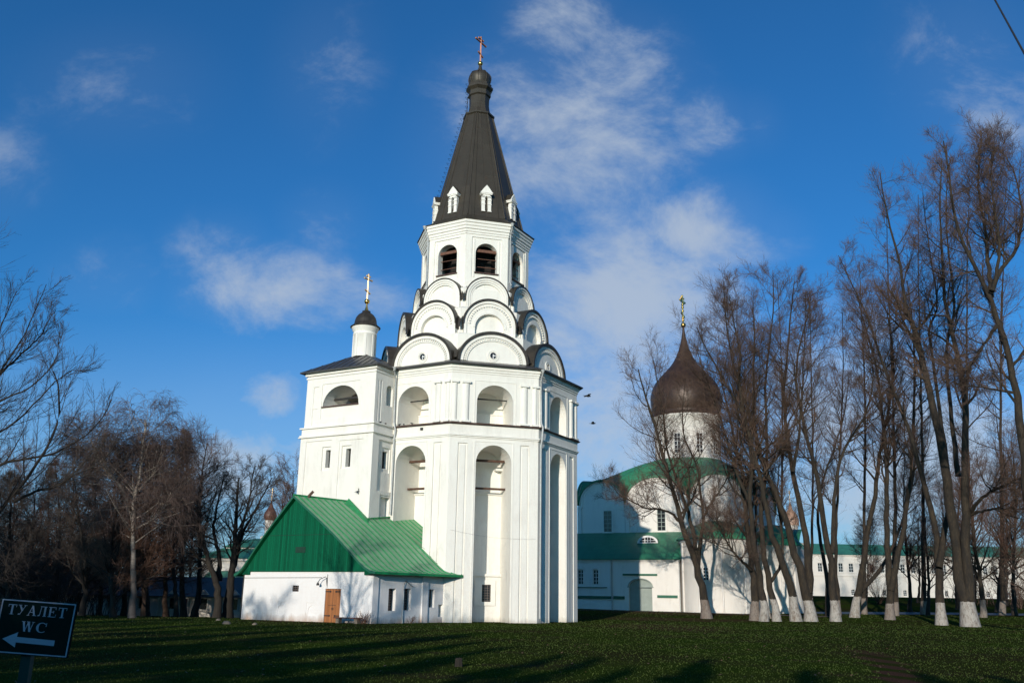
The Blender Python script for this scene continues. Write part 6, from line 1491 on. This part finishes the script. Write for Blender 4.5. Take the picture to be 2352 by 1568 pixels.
# wires
def cable(name, label, pts, r):
    th_ = thing(name, label, 'cable', tuple(pts[0])); b = MB(); b.tube(pts, r, 6); b.build('wire', 'cable', th_)
a, c_ = aty(2285, 0, 15.0), aty(2352, 122, 12.5); d = c_ - a
cable('overhead_cable', 'black overhead cable crossing the top right corner of the sky', [a - d * 3.5, a, c_, c_ + d * 2.5], .017)
a, m_, c_ = aty(1015, 1205, 66), aty(1180, 1232, 57), aty(1345, 1240, 62)
a = AB.p(-2.9, AP + .05, AB.at(1015, 1215, AP)[1]); z_ = AB.at(1200, 1236, AP)[1]
ptz = [AB.p(-2.9 + 5.9 * k / 12, AP + .06, a[2] + (z_ - a[2]) * (k / 12) - .35 * math.sin(PI * k / 12) * .6) for k in range(13)]
cable('thin_wire', 'thin sagging wire running along the lower front face of the tower', ptz, .004)

# grass blades on the near lawn: one mass
g = np.random.default_rng(9)
n = 90000
yy_ = 13.5 + 84 * g.uniform(0, 1, n) ** 1.8; xx_ = g.uniform(-1, 1, n) * (yy_ * .60 + 2); z_ = gz(xx_, yy_)
h = g.uniform(.012, .034, n) * (1 + (yy_ - 13) * .012); a = g.uniform(0, 2 * PI, n); w = g.uniform(.006, .012, n) * (1 + (yy_ - 13) * .045)
trk = np.array([(8.0, 19.5), (8.7, 21.3), (9.6, 23.9), (11.1, 28.4), (12.0, 31.9)]); dmin = np.full(n, 9.)
for (x0, y0), (x1, y1) in zip(trk[:-1], trk[1:]):
    t = np.clip(((xx_ - x0) * (x1 - x0) + (yy_ - y0) * (y1 - y0)) / ((x1 - x0) ** 2 + (y1 - y0) ** 2), 0, 1); dmin = np.minimum(dmin, np.hypot(xx_ - x0 - t * (x1 - x0), yy_ - y0 - t * (y1 - y0)))
keep = (dmin > .38 + g.uniform(-.2, .3, n)) & ~((np.hypot((xx_ - 14) / 8, (yy_ - 78) / 5) < 1) & (g.uniform(0, 1, n) < .6))
z_ = np.where(keep, z_, z_ - .5)      # no blades on the bare track
lean = g.normal(0, .45, (n, 2)) * h[:, None]
B0 = np.stack([xx_ - np.cos(a) * w, yy_ - np.sin(a) * w, z_], 1); B1 = np.stack([xx_ + np.cos(a) * w, yy_ + np.sin(a) * w, z_], 1); TP = np.stack([xx_ + lean[:, 0], yy_ + lean[:, 1], z_ + h], 1)
V = np.stack([B0, B1, TP], 1).reshape(-1, 3); me = bpy.data.meshes.new('grass'); me.vertices.add(len(V)); me.vertices.foreach_set('co', V.ravel())
me.loops.add(n * 3); me.loops.foreach_set('vertex_index', np.arange(n * 3, dtype=np.int32)); me.polygons.add(n); me.polygons.foreach_set('loop_start', np.arange(n, dtype=np.int32) * 3)
me.update(calc_edges=True); me.validate(); me.materials.append(M['blade'])
o = bpy.data.objects.new('grass', me); COL.objects.link(o); tagit(o, 'short green lawn grass in the foreground', 'grass', kind='stuff')
# fallen leaves
n = 1300; yy_ = 14 + 55 * g.uniform(0, 1, n) ** 1.5; xx_ = g.uniform(-1, 1, n) * (yy_ * .6 + 2); b = MB()
for k in range(n):
    a = g.uniform(0, 2 * PI); s_ = g.uniform(.02, .045) * (1 + (yy_[k] - 14) * .01); z = float(gz(xx_[k], yy_[k])) + g.uniform(.02, .05); t = g.uniform(-.5, .5)
    c_ = np.array([xx_[k], yy_[k], z]); e1 = np.array([math.cos(a), math.sin(a), t]) * s_; e2 = np.array([-math.sin(a), math.cos(a), t * .5]) * s_ * .7
    b.poly([c_ - e1, c_ + e2, c_ + e1, c_ - e2])
o = b.build('fallen_leaves', simple('dead_leaves', (.11, .065, .03), .8, .5, 3)); tagit(o, 'dead brown leaves scattered over the lawn', 'leaves', kind='stuff')
